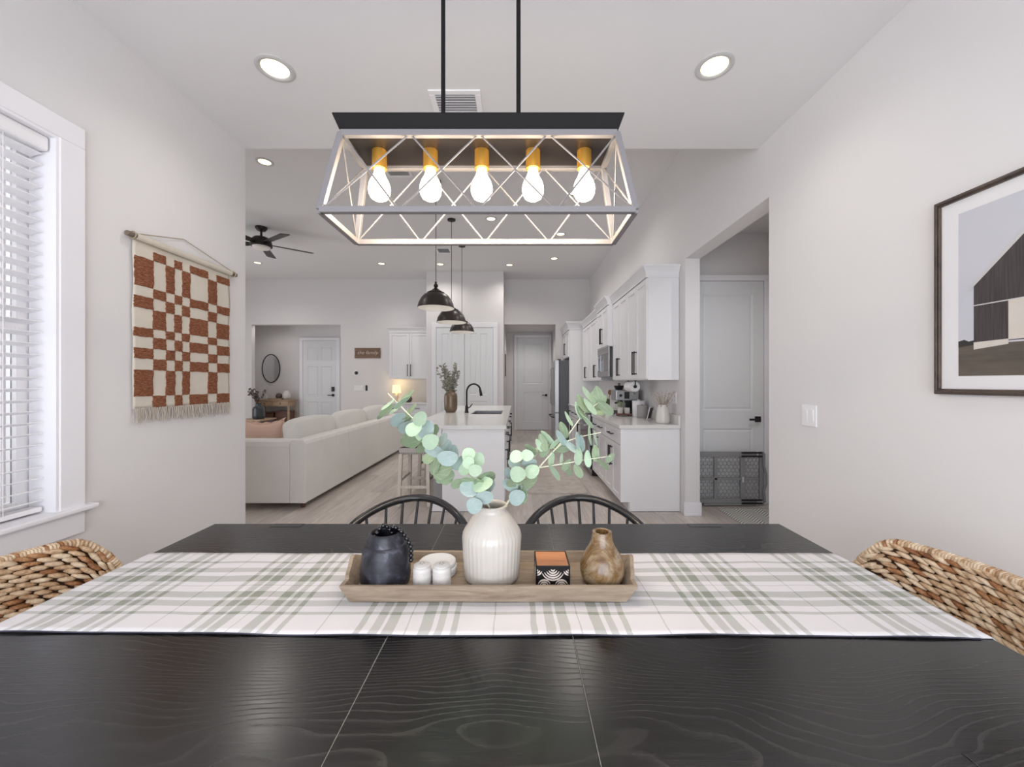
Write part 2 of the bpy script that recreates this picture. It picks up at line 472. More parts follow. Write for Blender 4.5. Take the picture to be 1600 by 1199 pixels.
m_gate = simple('gate_grey_plastic', (142, 142, 144), .5, var=.05)
m_gateclip = simple('gate_clip_white', (206, 206, 206), .5)
m_vase_brown = simple('bronze_ribbed_glaze', (116, 100, 82), .32, .3, var=.2, scale=12)
m_vase_dark = simple('blue_black_glass', (52, 58, 62), .25, 0, var=.15)
m_darkdecor = simple('plum_ceramic', (92, 76, 76), .4)
m_outside = simple('outside_dark_post', (54, 58, 56), .7)
m_stucco = simple('outside_pale_wall', (232, 234, 238), .9, bump=.2, bscale=40)
m_duct = simple('duct_grey', (168, 168, 172), .7)
m_sinksteel = simple('sink_steel', (128, 128, 130), .3, .85, var=.1)
m_knead = simple('thermostat_glass', (40, 42, 44), .15)
# ================================================================== SETTING
XL, XR, H1, H2 = -1.938, 1.72, 3.03, 3.81      # dining walls, dining ceiling, great room ceiling
YB = 9.40
# ---- floor of separate planks
fl = MB(); fl.box(-7.6, 3.2, -2.2, 11.7, -.09, -.004)
floor = structure(fl, 'floor', m_plank)
PW, PL = .182, 1.22
pm = MB(); pm.loft([(-.004, 0, PW - .002, 0, PL - .002), (-.0006, 0, PW - .002, 0, PL - .002), (0, .0012, PW - .0032, .0012, PL - .0032)])
pmesh = pm.mesh('plank', m_plank)
def planks(x0, x1, y0, y1):
    i = 0
    x = x0
    while x < x1 - .01:
        y = y0 - PL * ((i * .37) % 1)
        if y < y0 - .75: y += PL
        while y < (11.3 if -.47 < x < 1.0 else y1):
            o = bpy.data.objects.new('plank', pmesh); COL.objects.link(o); put(o, floor)
            o.location = Vector((x, y, 0))
            y += PL
        x += PW; i += 1
planks(-3.10, 2.84, 3.2, 8.9)
# ---- walls
w = MB()   # dining left wall with the window opening (Y .78 - 1.673, Z .817 - 2.39)
WY0, WY1, WZ0, WZ1 = .70, 1.668, .80, 2.395
w.box(XL - .15, XL, -2.2, WY0, 0, H2).box(XL - .15, XL, WY1, 2.83, 0, H2).box(XL - .15, XL, WY0, WY1, 0, WZ0).box(XL - .15, XL, WY0, WY1, WZ1, H2)
structure(w, 'wall_left', m_wall)
w = MB()   # right wall with the hallway opening (Y 2.71 - 4.06)
w.box(XR, XR + .15, -2.2, 2.71, 0, H2).box(XR, XR + .15, 2.71, 4.06, 2.63, H2).box(XR, XR + .15, 4.06, YB + .12, 0, H2)
structure(w, 'wall_right', m_wall)
w = MB()   # wall behind the camera, with an assumed patio door opening
w.box(-2.1, -1.75, -2.2, -2.08, 0, H1).box(1.55, 1.87, -2.2, -2.08, 0, H1).box(-1.75, 1.55, -2.2, -2.08, 2.45, H1)
structure(w, 'wall_front', m_wall)
w = MB()   # back wall with foyer opening and corridor opening
w.box(-7.6, -6.29, YB, YB + .12, 0, H2).box(-6.29, -4.18, YB, YB + .12, 2.735, H2).box(-4.18, -.30, YB, YB + .12, 0, H2)
w.box(-.30, .91, YB, YB + .12, 2.74, H2).box(.91, XR + .15, YB, YB + .12, 0, H2)
structure(w, 'wall_back', m_wall)
w = MB(); w.box(-2.0, -.30, 8.74, YB, 0, H2)
structure(w, 'wall_pantry', m_wall)
w = MB(); w.box(-7.6, -7.48, 2.71, 3.6, 0, H2).box(-7.6, -7.48, 7.6, YB + .12, 0, H2).box(-7.6, -7.48, 3.6, 7.6, 2.75, H2).box(-7.6, XL - .15, 2.71, 2.83, 0, H2)
structure(w, 'wall_west', m_wall)
w = MB()   # foyer: door at the back
w.box(-7.0, -6.88, YB + .12, 10.52, 0, 2.95).box(-4.0, -3.88, YB + .12, 9.75, 0, 2.95).box(-7.0, -3.88, 10.40, 10.52, 0, 2.95)
structure(w, 'wall_foyer', m_wall)
w = MB(); w.box(-7.0, -3.88, YB + .12, 10.52, 2.95, 3.05)
structure(w, 'ceiling_foyer', m_ceil)
w = MB()   # corridor behind the kitchen
w.box(-.42, -.30, YB + .12, 11.52, 0, 2.8).box(1.0, 1.12, YB + .12, 11.52, 0, 2.8).box(-.42, 1.12, 11.40, 11.52, 0, 2.8).box(-.42, 1.12, YB + .12, 11.52, 2.8, 2.9)
structure(w, 'wall_corridor', m_wall)
w = MB()   # side hallway to the right
w.box(2.85, 2.97, 1.9, 4.62, 0, 3.05).box(XR + .15, 2.97, 4.50, 4.62, 0, 3.05).box(XR + .15, 2.97, 1.78, 1.9, 0, 3.05).box(XR + .15, 2.97, 1.78, 4.62, 3.05, 3.15)
structure(w, 'wall_hallway', m_wall)
w = MB(); w.box(XL - .15, XR + .15, -2.2, 2.83, H1, H1 + .1).box(XL - .15, XR + .02, 2.71, 2.83, H1 + .1, H2)
structure(w, 'ceiling', m_ceil)
w = MB(); w.box(-7.6, XR + .15, 2.71, YB + .12, H2, H2 + .1)
structure(w, 'ceiling_great_room', m_ceil)
# ---- baseboards
def base(name, boxes):
    b = MB()
    for q in boxes: b.box(*q, 0, .135); x0, x1, y0, y1 = q
    structure(b, name, m_trim, bevel=.004)
base('baseboard_pillar', [(XR - .014, XR + .164, 4.046, 4.062), (XR + .15, XR + .164, 4.062, 4.5)])
base('baseboard_hallway', [(2.836, 2.85, 1.9, 4.5)])
base('baseboard_left', [(XL, XL + .014, -2.0, 2.83)])
base('baseboard_right', [(XR - .014, XR, -2.0, 2.71)])
base('baseboard_corridor', [(-.30, -.286, 9.52, 11.4), (.986, 1.0, 9.52, 11.4)])
base('baseboard_back', [(-4.18, -2.95, YB - .014, YB)])
# ---- panelled doors (front face looks to -Y)
def panel_door(name, x0, x1, yf, z1, panels, handle_x, handle_z, latch, casing=.085, lever=-1, label=None, z0=.01, slats=None):
    """structure door: slab, raised panels, casing, lever"""
    root = thing(name, None, None, ((x0 + x1) / 2, yf, 0)); root['kind'] = 'structure'
    del_keys = [k for k in ('label', 'category') if k in root.keys()]
    s = MB(); s.box(x0, x1, yf + .012, yf + .045, z0, z1)
    # stiles and rails around the recessed fields
    xs = sorted({x0, x1} | {p[0] for p in panels} | {p[1] for p in panels}); zs = sorted({z0, z1} | {p[2] for p in panels} | {p[3] for p in panels})
    for a, b in zip(xs, xs[1:]):
        for c, d in zip(zs, zs[1:]):
            mx, mz = (a + b) / 2, (c + d) / 2
            if not any(p[0] < mx < p[1] and p[2] < mz < p[3] for p in panels): s.box(a, b, yf, yf + .0125, c, d)
    s.build('door_slab', m_door, root)
    for p in panels:
        q = MB(); g = .022
        T = [(p[0], p[1], p[2], p[3], yf + .0005), (p[0] + g * .7, p[1] - g * .7, p[2] + g * .7, p[3] - g * .7, yf + .009), (p[0] + g + .014, p[1] - g - .014, p[2] + g + .014, p[3] - g - .014, yf + .003)]
        vs = []
        for a, b, c, d, y in T: vs += [(a, y, c), (b, y, c), (b, y, d), (a, y, d)]
        fs = []
        for i in range(2):
            for k in range(4): fs.append((i * 4 + k, i * 4 + (k + 1) % 4, i * 4 + 4 + (k + 1) % 4, i * 4 + 4 + k))
        fs.append((8, 9, 10, 11)); q.add(vs, fs)
        q.build('door_panel', m_door, root)
    if casing:
        c = MB(); t = yf - .012; e = casing
        c.box(x0 - e, x0 - .004, t, yf + .04, 0, z1 + .004).box(x1 + .004, x1 + e, t, yf + .04, 0, z1 + .004).box(x0 - e, x1 + e, t, yf + .04, z1 + .004, z1 + e)
        c.build('door_casing', m_trim, root, bevel=.004)
    if handle_x is not None:
        h = MB(); h.box(handle_x - .032, handle_x + .032, yf - .012, yf, handle_z - .032, handle_z + .032)
        h.cyl((handle_x, yf - .05, handle_z), (handle_x, yf - .01, handle_z), .011, n=10)
        h.box(min(handle_x, handle_x + lever * .12), max(handle_x, handle_x + lever * .12), yf - .062, yf - .046, handle_z - .011, handle_z + .011)
        tag(h.build('door_handle', m_black, root, bevel=.002), 'black lever handle')
    return root
# front door in the foyer (six panels), with keypad
x0, x1 = -5.59, -4.72
pn = []
for a, b in ((x0 + .11, x0 + .40), (x1 - .40, x1 - .11)):
    pn += [(a, b, .22, .86), (a, b, 1.02, 1.78), (a, b, 1.92, 2.28)]
d1 = panel_door('door_1', x0, x1, 10.355, 2.45, pn, -4.80, 1.03, 1)
k = MB(); k.box(-4.835, -4.765, 10.328, 10.356, 1.13, 1.25); tag(k.build('keypad_lock', m_black, d1, bevel=.004), 'dark keypad lock above the lever')
# side hallway door
panel_door('door_2', 1.96, 2.765, 4.455, 2.50, [(2.08, 2.645, 1.05, 2.36), (2.08, 2.645, .20, .845)], 2.70, .95, 1, casing=.07)
# corridor door
panel_door('door_3', 0, .90, 11.355, 2.64, [(.18, .74, 1.33, 2.48), (.18, .74, .25, 1.09)], .83, 1.0, 1)
# pantry double doors
dp = panel_door('door_4', -1.776, -1.162, 8.72, 2.56, [(-1.66, -1.50, 1.10, 2.44), (-1.44, -1.28, 1.10, 2.44), (-1.66, -1.28, .2, .95)], None, 0, 1, casing=0)
panel_door('door_5', -1.150, -.536, 8.72, 2.56, [(-1.04, -.88, 1.10, 2.44), (-.82, -.66, 1.10, 2.44), (-1.04, -.66, .2, .95)], None, 0, 1, casing=0)
c = MB(); c.box(-1.88, -1.782, 8.715, 8.745, 0, 2.575).box(-.53, -.43, 8.715, 8.745, 0, 2.575).box(-1.88, -.43, 8.715, 8.745, 2.575, 2.68)
structure(c, 'trim_1', m_trim, bevel=.004)
# ---- dining window
win = thing('window_1', None, None, (XL, 1.2, WZ0)); win['kind'] = 'structure'
c = MB(); t = XL + .018
c.box(XL - .01, t, WY1, WY1 + .098, WZ0 - .005, WZ1).box(XL - .01, t, WY0 - .098, WY0, WZ0 - .005, WZ1)
c.box(XL - .01, t, WY0 - .098, WY1 + .098, WZ1, WZ1 + .09)
c.build('window_casing', m_trim, win, bevel=.003)
c = MB()
c.box(XL - .1, XL + .014, WY1 - .012, WY1 + .001, WZ0, WZ1).box(XL - .1, XL + .014, WY0 - .001, WY0 + .012, WZ0, WZ1).box(XL - .1, XL + .0135, WY0 + .012, WY1 - .012, WZ1 - .012, WZ1 + .001)
c.build('window_jamb', m_trim, win)
c = MB(); c.box(XL - .12, XL + .045, WY0 - .12, WY1 + .135, WZ0 - .002, WZ0 + .020); c.build('window_sill', m_trim, win, bevel=.007, seg=3)
c = MB(); c.box(XL - .01, XL + .016, WY0 - .09, WY1 + .098, WZ0 - .102, WZ0 - .002); c.build('window_apron', m_trim, win, bevel=.003)
c = MB(); xs = XL - .125
for a, b in ((WZ0 + .02, WZ0 + .07), (1.57, 1.62), (WZ1 - .05, WZ1)): c.box(xs - .025, xs + .017, WY0, WY1, a, b)
for a, b in ((WY0, WY0 + .045), (WY1 - .05, WY1), (WY1 - .098, WY1 - .092)): c.box(xs - .022, xs + .02, a, b, WZ0 + .021, WZ1 - .001)
c.build('window_sash', m_white_plastic, win)
for a, b in ((WZ0 + .07, 1.57), (1.62, WZ1 - .05)):
    g = MB(); g.box(xs - .004, xs + .002, WY0 + .045, WY1 - .05, a, b); g.build('window_pane', m_glass, win)
# ---- blind
bl = thing('window_blind', 'white horizontal slat blind filling the dining window', 'blind', (XL - .04, 1.18, WZ1))
bx = XL - .056
v = MB(); v.prism([(XL - .012, 2.322), (XL - .008, 2.33), (XL - .008, 2.372), (XL - .014, 2.382), (bx - .03, 2.382), (bx - .03, 2.322)], 'y', WY0 + .016, WY1 - .018)
tag(v.build('headrail', m_white_plastic, bl, bevel=.006, seg=3), 'smooth white valance')
sl = MB(); a = math.radians(14)
prof = []
for i in range(7):
    u = -.025 + .05 * i / 6; prof.append((u, .0022 * (1 - (u / .025) ** 2)))
pts = [(u, h + .0013) for u, h in prof] + [(u, h - .0013) for u, h in reversed(prof)]
pts = [(bx + u * math.cos(a) - h * math.sin(a), h * math.cos(a) + u * math.sin(a)) for u, h in pts]
sl.prism(pts, 'y', WY0 + .02, WY1 - .022)
smesh = sl.mesh('slat', m_white_plastic)
nsl = 32
for i in range(nsl):
    o = bpy.data.objects.new('slat', smesh); COL.objects.link(o); put(o, bl)
    o.location += Vector((0, 0, .868 + i * (2.305 - .868) / (nsl - 1)))
v = MB(); v.box(bx - .025, bx + .025, WY0 + .02, WY1 - .022, .828, .848); v.build('bottom_rail', m_white_plastic, bl, bevel=.004)
v = MB()
for y in (WY0 + .15, 1.18, WY1 - .15):
    for dx in (-.027, .027): v.tube([(bx + dx, y, .84), (bx + dx, y, 2.33)], .0011, 5)
v.build('ladder_cord', m_white_plastic, bl)
v = MB(); v.tube([(XL - .02, WY1 - .27, 2.33), (XL - .018, WY1 - .27, 1.4), (XL - .016, WY1 - .265, .90), (XL - .012, WY1 - .24, .835)], .0016, 6); v.build('pull_cord', m_white_plastic, bl)
# ---- outside the window: neighbour wall and a dark post
o = MB(); o.box(-6.4, -6.2, -3, 2.6, -.4, 3.4); tag(structure(o, 'wall_outside', m_stucco), kind='structure')
o = MB(); o.box(-4.06, -3.94, 2.99, 3.12, -.1, 3.0).box(-4.09, -3.91, 2.96, 3.15, -.1, .06); 
ob = o.build('porch_post', m_outside, None, bevel=.006); tag(ob, 'dark porch post glimpsed outside through the blind', 'post')
# ---- ceiling vents
def vent(x0, x1, y0, y1, z, label, n=7):
    r = thing('ceiling_vent', label, 'vent', ((x0 + x1) / 2, (y0 + y1) / 2, z))
    f = MB(); e = .035
    f.box(x0, x1, y0, y0 + e, z - .008, z).box(x0, x1, y1 - e, y1, z - .008, z).box(x0, x0 + e, y0 + e, y1 - e, z - .008, z).box(x1 - e, x1, y0 + e, y1 - e, z - .008, z)
    f.build('vent_frame', m_white_plastic, r, bevel=.003)
    b = MB(); b.box(x0 + e, x1 - e, y0 + e, y1 - e, z - .002, z - .0005); b.build('vent_duct', m_duct, r)
    st = (y1 - y0 - 2 * e) / n
    for i in range(n):
        y = y0 + e + (i + .5) * st
        s = MB(); s.hexa([(x0 + e, y - st * .48, z - .012), (x1 - e, y - st * .48, z - .012), (x1 - e, y - st * .38, z - .013), (x0 + e, y - st * .38, z - .013)],
                         [(x0 + e, y + st * .30, z - .003), (x1 - e, y + st * .30, z - .003), (x1 - e, y + st * .40, z - .004), (x0 + e, y + st * .40, z - .004)])
        s.build('louver', m_white_plastic, r)
vent(-.51, -.21, 2.255, 2.475, H1, 'white ceiling vent behind the hanging lantern light')
vent(-1.53, -1.23, 4.45, 4.72, H2, 'white vent on the great room ceiling, seen through the lantern cage')
vent(-1.50, -1.22, 7.2, 7.5, H2, 'white vent on the great room ceiling above the cords of the dome pendants')
# ---- recessed lights
def downlight(x, y, z, label, r=.095, power=0):
    t = thing('recessed_light', label, 'ceiling light', (x, y, z))
    m = MB(); m.lathe([(r, 0), (r, -.004), (r - .01, -.008), (r * .74, -.006), (r * .68, .002)], (x, y, z), 32); m.build('trim_ring', m_ring, t, smooth=50)
    m = MB(); m.lathe([(0, -.002), (r * .70, -.002), (r * .70, -.0005), (0, -.0005)], (x, y, z), 32); tag(m.build('lens', m_down, t), 'glowing warm white lens')
    if power: spot('recessed_light_beam', (x, y, z - .03), power, size=2.6)
downlight(-1.284, 2.106, H1, 'lit recessed ceiling light in the dining room, on the side of the striped blind', power=11)
downlight(1.04, 2.09, H1, 'lit recessed ceiling light in the dining room, on the side of the barn picture', power=11)
G = [(-2.80, 4.40, 'great room recessed light above the sofa, closest one to the ceiling drop'), (-.39, 5.93, 'great room recessed light seen just under the middle of the lantern cage'),
     (.717, 6.54, 'great room recessed light seen at the lantern cage corner toward the cabinets'), (.74, 5.11, 'great room recessed light half behind the last lantern bulb'),
     (-2.79, 8.16, 'great room recessed light near the back wall, over the sofa end'), (-5.3, 8.1, 'great room recessed light below the ceiling fan'),
     (-1.59, 8.2, 'great room recessed light in front of the pantry, seen against the pendant cord'), (-.16, 8.25, 'great room recessed light near the back wall between pantry and corridor'),
     (.73, 7.82, 'great room recessed light closest to the refrigerator')]
for x, y, l in G: downlight(x, y, H2, l, r=.088, power=30)
spot('hallway_fill', (2.3, 3.0, 2.9), 30, (1, .98, .96), 2.8)  # fill light added to brighten the side hallway, no fixture here
spot('corridor_fill', (.35, 10.4, 2.7), 22, (1, .96, .92), 2.8)  # added fill without a fixture, lifts the corridor
spot('foyer_fill', (-6.1, 9.75, 2.85), 9, (1, .97, .93), 2.8)  # added fill for the foyer, no lamp body
# ================================================================== KITCHEN
# local (u, v, n): door faces. n grows out of the face
def face_x(x0): return lambda u, v, n: (x0 - n, u, v)       # looks to -X
def face_px(x0): return lambda u, v, n: (x0 + n, u, v)      # looks to +X
def face_y(y0): return lambda u, v, n: (u, y0 - n, v)       # looks to -Y
def shaker(F, u0, u1, v0, v1, name, parent, handle=None, e=.055, label=None):
    """shaker door or drawer front with recessed field; handle = (u, v, 'v'|'h', length)"""
    g = .002
    u0 += g; u1 -= g; v0 += g; v1 -= g
    m = MB(F); m.box(u0 + .01, u1 - .01, v0 + .01, v1 - .01, 0, .010)
    e2 = min(e, (v1 - v0) * .3)
    m.box(u0, u0 + e, v0, v1, 0, .020).box(u1 - e, u1, v0, v1, 0, .020).box(u0 + e, u1 - e, v0, v0 + e2, 0, .020).box(u0 + e, u1 - e, v1 - e2, v1, 0, .020)
    d = m.build(name, m_cab, parent, bevel=.0015, seg=1)
    if handle:
        u, v, o, L = handle; h = MB(F); r = .006
        if o == 'v':
            h.box(u - r, u + r, v - L / 2, v + L / 2, .045, .057)
            for s in (-1, 1): h.box(u - r, u + r, v + s * (L / 2 - .012) - r, v + s * (L / 2 - .012) + r, .019, .046)
        else:
            h.box(u - L / 2, u + L / 2, v - r, v + r, .045, .057)
            for s in (-1, 1): h.box(u + s * (L / 2 - .012) - r, u + s * (L / 2 - .012) + r, v - r, v + r, .019, .046)
        tag(h.build('handle', m_black, d), 'black bar handle')
    return d
def crown(mb, x0, x1, y0, y1, z0, z1, out=.05, front='x', far=False, side=True):
    """cove crown flaring toward -X / -Y"""
    R = []
    for t, k in ((0, .12), (.12, .12), (.14, .0), (.3, .10), (.55, .32), (.78, .68), (.88, .95), (1, 1)):
        q = out * k
        R.append((z0 + (z1 - z0) * t, x0 - q, x1, y0 - (q if side else 0), y1 + (q if far else 0)) if front == 'x' else (z0 + (z1 - z0) * t, x0 - q, x1 + (q if far else 0), y0 - q, y1))
    mb.loft(R)
CX = 1.11                      # plane of the base cabinet doors' back
def base_cab(y0, y1, label, doors, drawers, group='base cabinets along the kitchen wall', end=False):
    r = thing('base_cabinet', label, 'cabinet', (1.42, (y0 + y1) / 2, 0), group)
    b = MB(); b.box(CX, XR - .002, y0, y1, .10, .873); b.box(CX + .07, XR - .002, y0 + (0 if end else 0), y1, .004, .10)
    b.build('carcass', m_cab, r)
    if end:
        b = MB(); b.prism([(CX - .02, .10), (CX + .075, .10), (CX + .075, .004), (XR - .004, .004), (XR - .004, .873), (CX - .02, .873)], 'y', y0 - .02, y0)
        b.build('end_panel', m_cab, r, bevel=.002)
    F = face_x(CX)
    for a, c in drawers: shaker(F, a, c, .70, .868, 'drawer', r, ((a + c) / 2, .785, 'h', min(.20, (c - a) * .5)), e=.045)
    for a, c, hs in doors: shaker(F, a, c, .105, .695, 'door', r, ((c - .035) if hs > 0 else (a + .035), .53, 'v', .22))
    return r
base_cab(4.20, 4.96, 'white base cabinet at the counter end with a plain white end panel', [(4.20, 4.58, 1), (4.58, 4.96, -1)], [(4.20, 4.96)], end=True)
base_cab(4.96, 5.36, 'narrow white base cabinet, second from the counter end', [(4.96, 5.36, 1)], [(4.96, 5.36)])
base_cab(5.36, 5.75, 'narrow white base cabinet right before the range', [(5.36, 5.75, 1)], [(5.36, 5.75)])
base_cab(6.51, 7.43, 'white base cabinet just past the range', [(6.51, 6.97, 1), (6.97, 7.43, -1)], [(6.51, 6.97), (6.97, 7.43)])
base_cab(7.43, 8.33, 'white base cabinet beside the refrigerator panel', [(7.43, 7.88, 1), (7.88, 8.33, -1)], [(7.43, 7.88), (7.88, 8.33)])
def counter(y0, y1, label):
    r = thing('countertop', label, 'countertop', (1.4, (y0 + y1) / 2, .875))
    b = MB(); b.box(1.073, XR - .002, y0, y1, .875, .915); b.build('slab', m_quartz, r, bevel=.003)
    b = MB(); b.box(XR - .024, XR - .002, y0, y1, .915, 1.015); b.build('backsplash', m_quartz, r, bevel=.002)
counter(4.165, 5.745, 'white quartz counter carrying the white fluted vase and coffee machine')
counter(6.515, 8.345, 'white quartz counter between range and refrigerator')
# uppers
def upper(y0, y1, z0, z1, doors, label, depth=.33, handle_low=True, crowned=True, HL=.2, ret=False):
    r = thing('upper_cabinet', label, 'cabinet', (1.5, (y0 + y1) / 2, z0), 'wall cabinets over the kitchen counter')
    xf = XR - depth
    b = MB(); b.box(xf, XR - .002, y0, y1, z0, z1); b.build('carcass', m_cab, r, bevel=.0015, seg=1)
    for a, c, hs in doors: shaker(face_x(xf), a, c, z0 + .01, z1 - .01, 'door', r, ((c - .035) if hs > 0 else (a + .035), z0 + .06 + HL / 2, 'v', HL))
    if crowned:
        b = MB(); crown(b, xf - .022, XR - .002, y0, y1 - .001, z1, z1 + .125, side=ret); b.build('crown_molding', m_cab, r)
    return r
upper(4.21, 4.96, 1.39, 2.48, [(4.21, 4.585, 1), (4.585, 4.96, -1)], 'tall white wall cabinet at the free end over the fluted vase', HL=.27, ret=True)
upper(4.962, 5.69, 1.39, 2.48, [(4.962, 5.325, 1), (5.325, 5.69, -1)], 'tall white wall cabinet just before the microwave', HL=.24)
upper(5.695, 6.465, 1.885, 2.48, [(5.695, 6.08, 1), (6.08, 6.465, -1)], 'short white wall cabinet right above the microwave', depth=.40, HL=.24)
upper(6.47, 8.28, 1.39, 2.48, [(6.47, 6.94, 1), (6.94, 7.41, -1), (7.41, 7.87, 1), (7.87, 8.28, -1)], 'long white wall cabinet between microwave and refrigerator', HL=.22)
# microwave
r = thing('microwave', 'stainless over-the-range microwave under the short cabinet', 'microwave', (1.5, 6.08, 1.445))
b = MB(); b.box(1.33, XR - .003, 5.70, 6.46, 1.445, 1.882); tag(b.build('body', m_blackglass, r, bevel=.004), 'dark grey side')
b = MB(face_x(1.33)); b.box(5.70, 6.46, 1.79, 1.882, 0, .02).box(5.70, 6.46, 1.45, 1.53, 0, .02).box(5.70, 5.74, 1.53, 1.79, 0, .02).box(6.24, 6.28, 1.53, 1.79, 0, .02); b.build('door', m_steel, r, bevel=.002)
b = MB(face_x(1.33)); b.box(5.74, 6.24, 1.53, 1.79, 0, .014); b.build('window_glass', m_blackglass, r)
b = MB(face_x(1.33)); b.box(6.28, 6.46, 1.53, 1.79, 0, .016); b.build('control_panel', m_blackglass, r)
b = MB(face_x(1.33)); b.tube([(6.27, 1.55, .05), (6.27, 1.77, .05)], .009, 8); b.cyl((6.27, 1.56, .01), (6.27, 1.56, .05), .006).cyl((6.27, 1.76, .01), (6.27, 1.76, .05), .006); b.build('handle', m_steel, r)
# range
r = thing('range', 'stainless kitchen range with black side edge between the base cabinets', 'range', (1.4, 6.13, 0))
b = MB(); b.box(1.065, XR - .003, 5.755, 6.505, .10, .90).box(1.085, XR - .003, 5.76, 6.50, .006, .10); tag(b.build('body', m_blackglass, r, bevel=.003), 'black body')
b = MB(); b.box(1.03, XR - .003, 5.755, 6.505, .90, .918); tag(b.build('cooktop', m_blackglass, r, bevel=.003), 'black glass cooktop')
b = MB(face_x(1.065)); b.box(5.76, 6.50, .26, .78, 0, .035); b.build('oven_door', m_steel, r, bevel=.005)
b = MB(face_x(1.03)); b.box(5.86, 6.40, .38, .68, 0, .003); b.build('oven_window', m_blackglass, r)
b = MB(face_x(1.065)); b.box(5.76, 6.50, .10, .25, 0, .03); b.build('drawer', m_steel, r, bevel=.004)
b = MB(face_x(1.065)); b.box(5.757, 6.503, .79, .898, 0, .035); b.build('control_panel', m_steel, r, bevel=.004)
b = MB(face_x(1.03)); b.tube([(5.80, .74, .045), (6.46, .74, .045)], .011, 8); b.cyl((5.83, .74, 0), (5.83, .74, .045), .008).cyl((6.43, .74, 0), (6.43, .74, .045), .008); b.build('oven_handle', m_steel, r)
for i in range(5):
    b = MB(face_x(1.03)); y = 5.85 + i * .14; b.cyl((y, .845, 0), (y, .845, .03), .02, .017, 14); b.build('knob', m_steel, r)
# refrigerator
r = thing('refrigerator', 'stainless french-door refrigerator with dark grey side', 'refrigerator', (1.3, 8.87, 0))
b = MB(); b.box(.90, XR - .03, 8.425, 9.32, .02, 1.83); tag(b.build('body', m_fridge_side, r, bevel=.004), 'dark grey side panel')
for a, c in ((8.425, 8.87), (8.875, 9.32)):
    b = MB(); b.box(.80, .895, a, c, .72, 1.84); d = b.build('door', m_steel, r, bevel=.012, seg=3)
    y = c - .05 if a < 8.5 else a + .05
    h = MB(); h.tube([(.80, y, .86), (.755, y, .90), (.745, y, 1.3), (.755, y, 1.66), (.80, y, 1.70)], .013, 8); h.build('handle', m_steel, d, smooth=50)
b = MB(); b.box(.80, .895, 8.425, 9.32, .06, .715); d = b.build('freezer_drawer', m_steel, r, bevel=.012, seg=3)
h = MB(); h.tube([(.80, 8.50, .62), (.74, 8.52, .625), (.735, 8.87, .625), (.74, 9.22, .625), (.80, 9.24, .62)], .013, 8); tag(h.build('handle', m_black, d, smooth=50), 'dark bar handle')
b = MB(); b.box(.86, .93, 8.43, 8.50, 1.83, 1.86); b.build('hinge_cover', m_black, r)
# refrigerator surround
r = thing('refrigerator_surround', 'white tall panel and cabinet wrapped around the refrigerator', 'cabinet', (1.4, 8.85, 0))
b = MB(); b.box(1.10, XR - .003, 8.352, 8.40, .005, 2.48); b.build('side_panel', m_cab, r, bevel=.002)
b = MB(); b.box(1.10, XR - .003, 8.402, 9.38, 1.90, 2.48); b.build('carcass', m_cab, r)
shaker(face_x(1.10), 8.402, 8.87, 1.91, 2.47, 'door', r, (8.835, 2.10, 'v', .26)); shaker(face_x(1.10), 8.87, 9.33, 1.91, 2.47, 'door', r, (8.905, 2.10, 'v', .26))
b = MB(); crown(b, 1.078, XR - .003, 8.352, 9.38, 2.48, 2.64, out=.06); b.build('crown_molding', m_cab, r)
# ---- back wall bar cabinet left of the pantry
r = thing('bar_upper_cabinet', 'white two-door wall cabinet above the lit table lamp', 'cabinet', (-2.48, 9.22, 1.44))
b = MB(); b.box(-2.92, -2.005, 9.08, YB - .003, 1.44, 2.50); b.build('carcass', m_cab, r)
shaker(face_y(9.08), -2.92, -2.463, 1.45, 2.49, 'door', r, (-2.50, 1.64, 'v', .27)); shaker(face_y(9.08), -2.463, -2.005, 1.45, 2.49, 'door', r, (-2.425, 1.64, 'v', .27))
b = MB(); crown(b, -2.92, -2.003, 9.06, YB - .003, 2.50, 2.62, front='y'); b.build('crown_molding', m_cab, r)
r = thing('bar_base_cabinet', 'white base cabinet under the lit table lamp by the pantry', 'cabinet', (-2.48, 9.1, 0))
b = MB(); b.box(-2.92, -2.005, 8.82, YB - .003, .10, .873).box(-2.90, -2.005, 8.89, YB - .003, .004, .1); b.build('carcass', m_cab, r)
shaker(face_y(8.82), -2.92, -2.463, .105, .69, 'door', r, (-2.50, .55, 'v', .2)); shaker(face_y(8.82), -2.463, -2.005, .105, .69, 'door', r, (-2.425, .55, 'v', .2))
shaker(face_y(8.82), -2.92, -2.463, .70, .868, 'drawer', r, (-2.69, .785, 'h', .16), e=.045); shaker(face_y(8.82), -2.463, -2.005, .70, .868, 'drawer', r, (-2.235, .785, 'h', .16), e=.045)
b = MB(); b.box(-2.94, -2.003, 8.78, YB - .003, .875, .915); t = b.build('bar_countertop', m_quartz, None, bevel=.003); tag(t, 'white quartz top under the lit table lamp', 'countertop')
b = MB(); b.box(-2.94, -2.003, YB - .025, YB - .003, .915, 1.015); b.build('backsplash', m_quartz, t, bevel=.002)
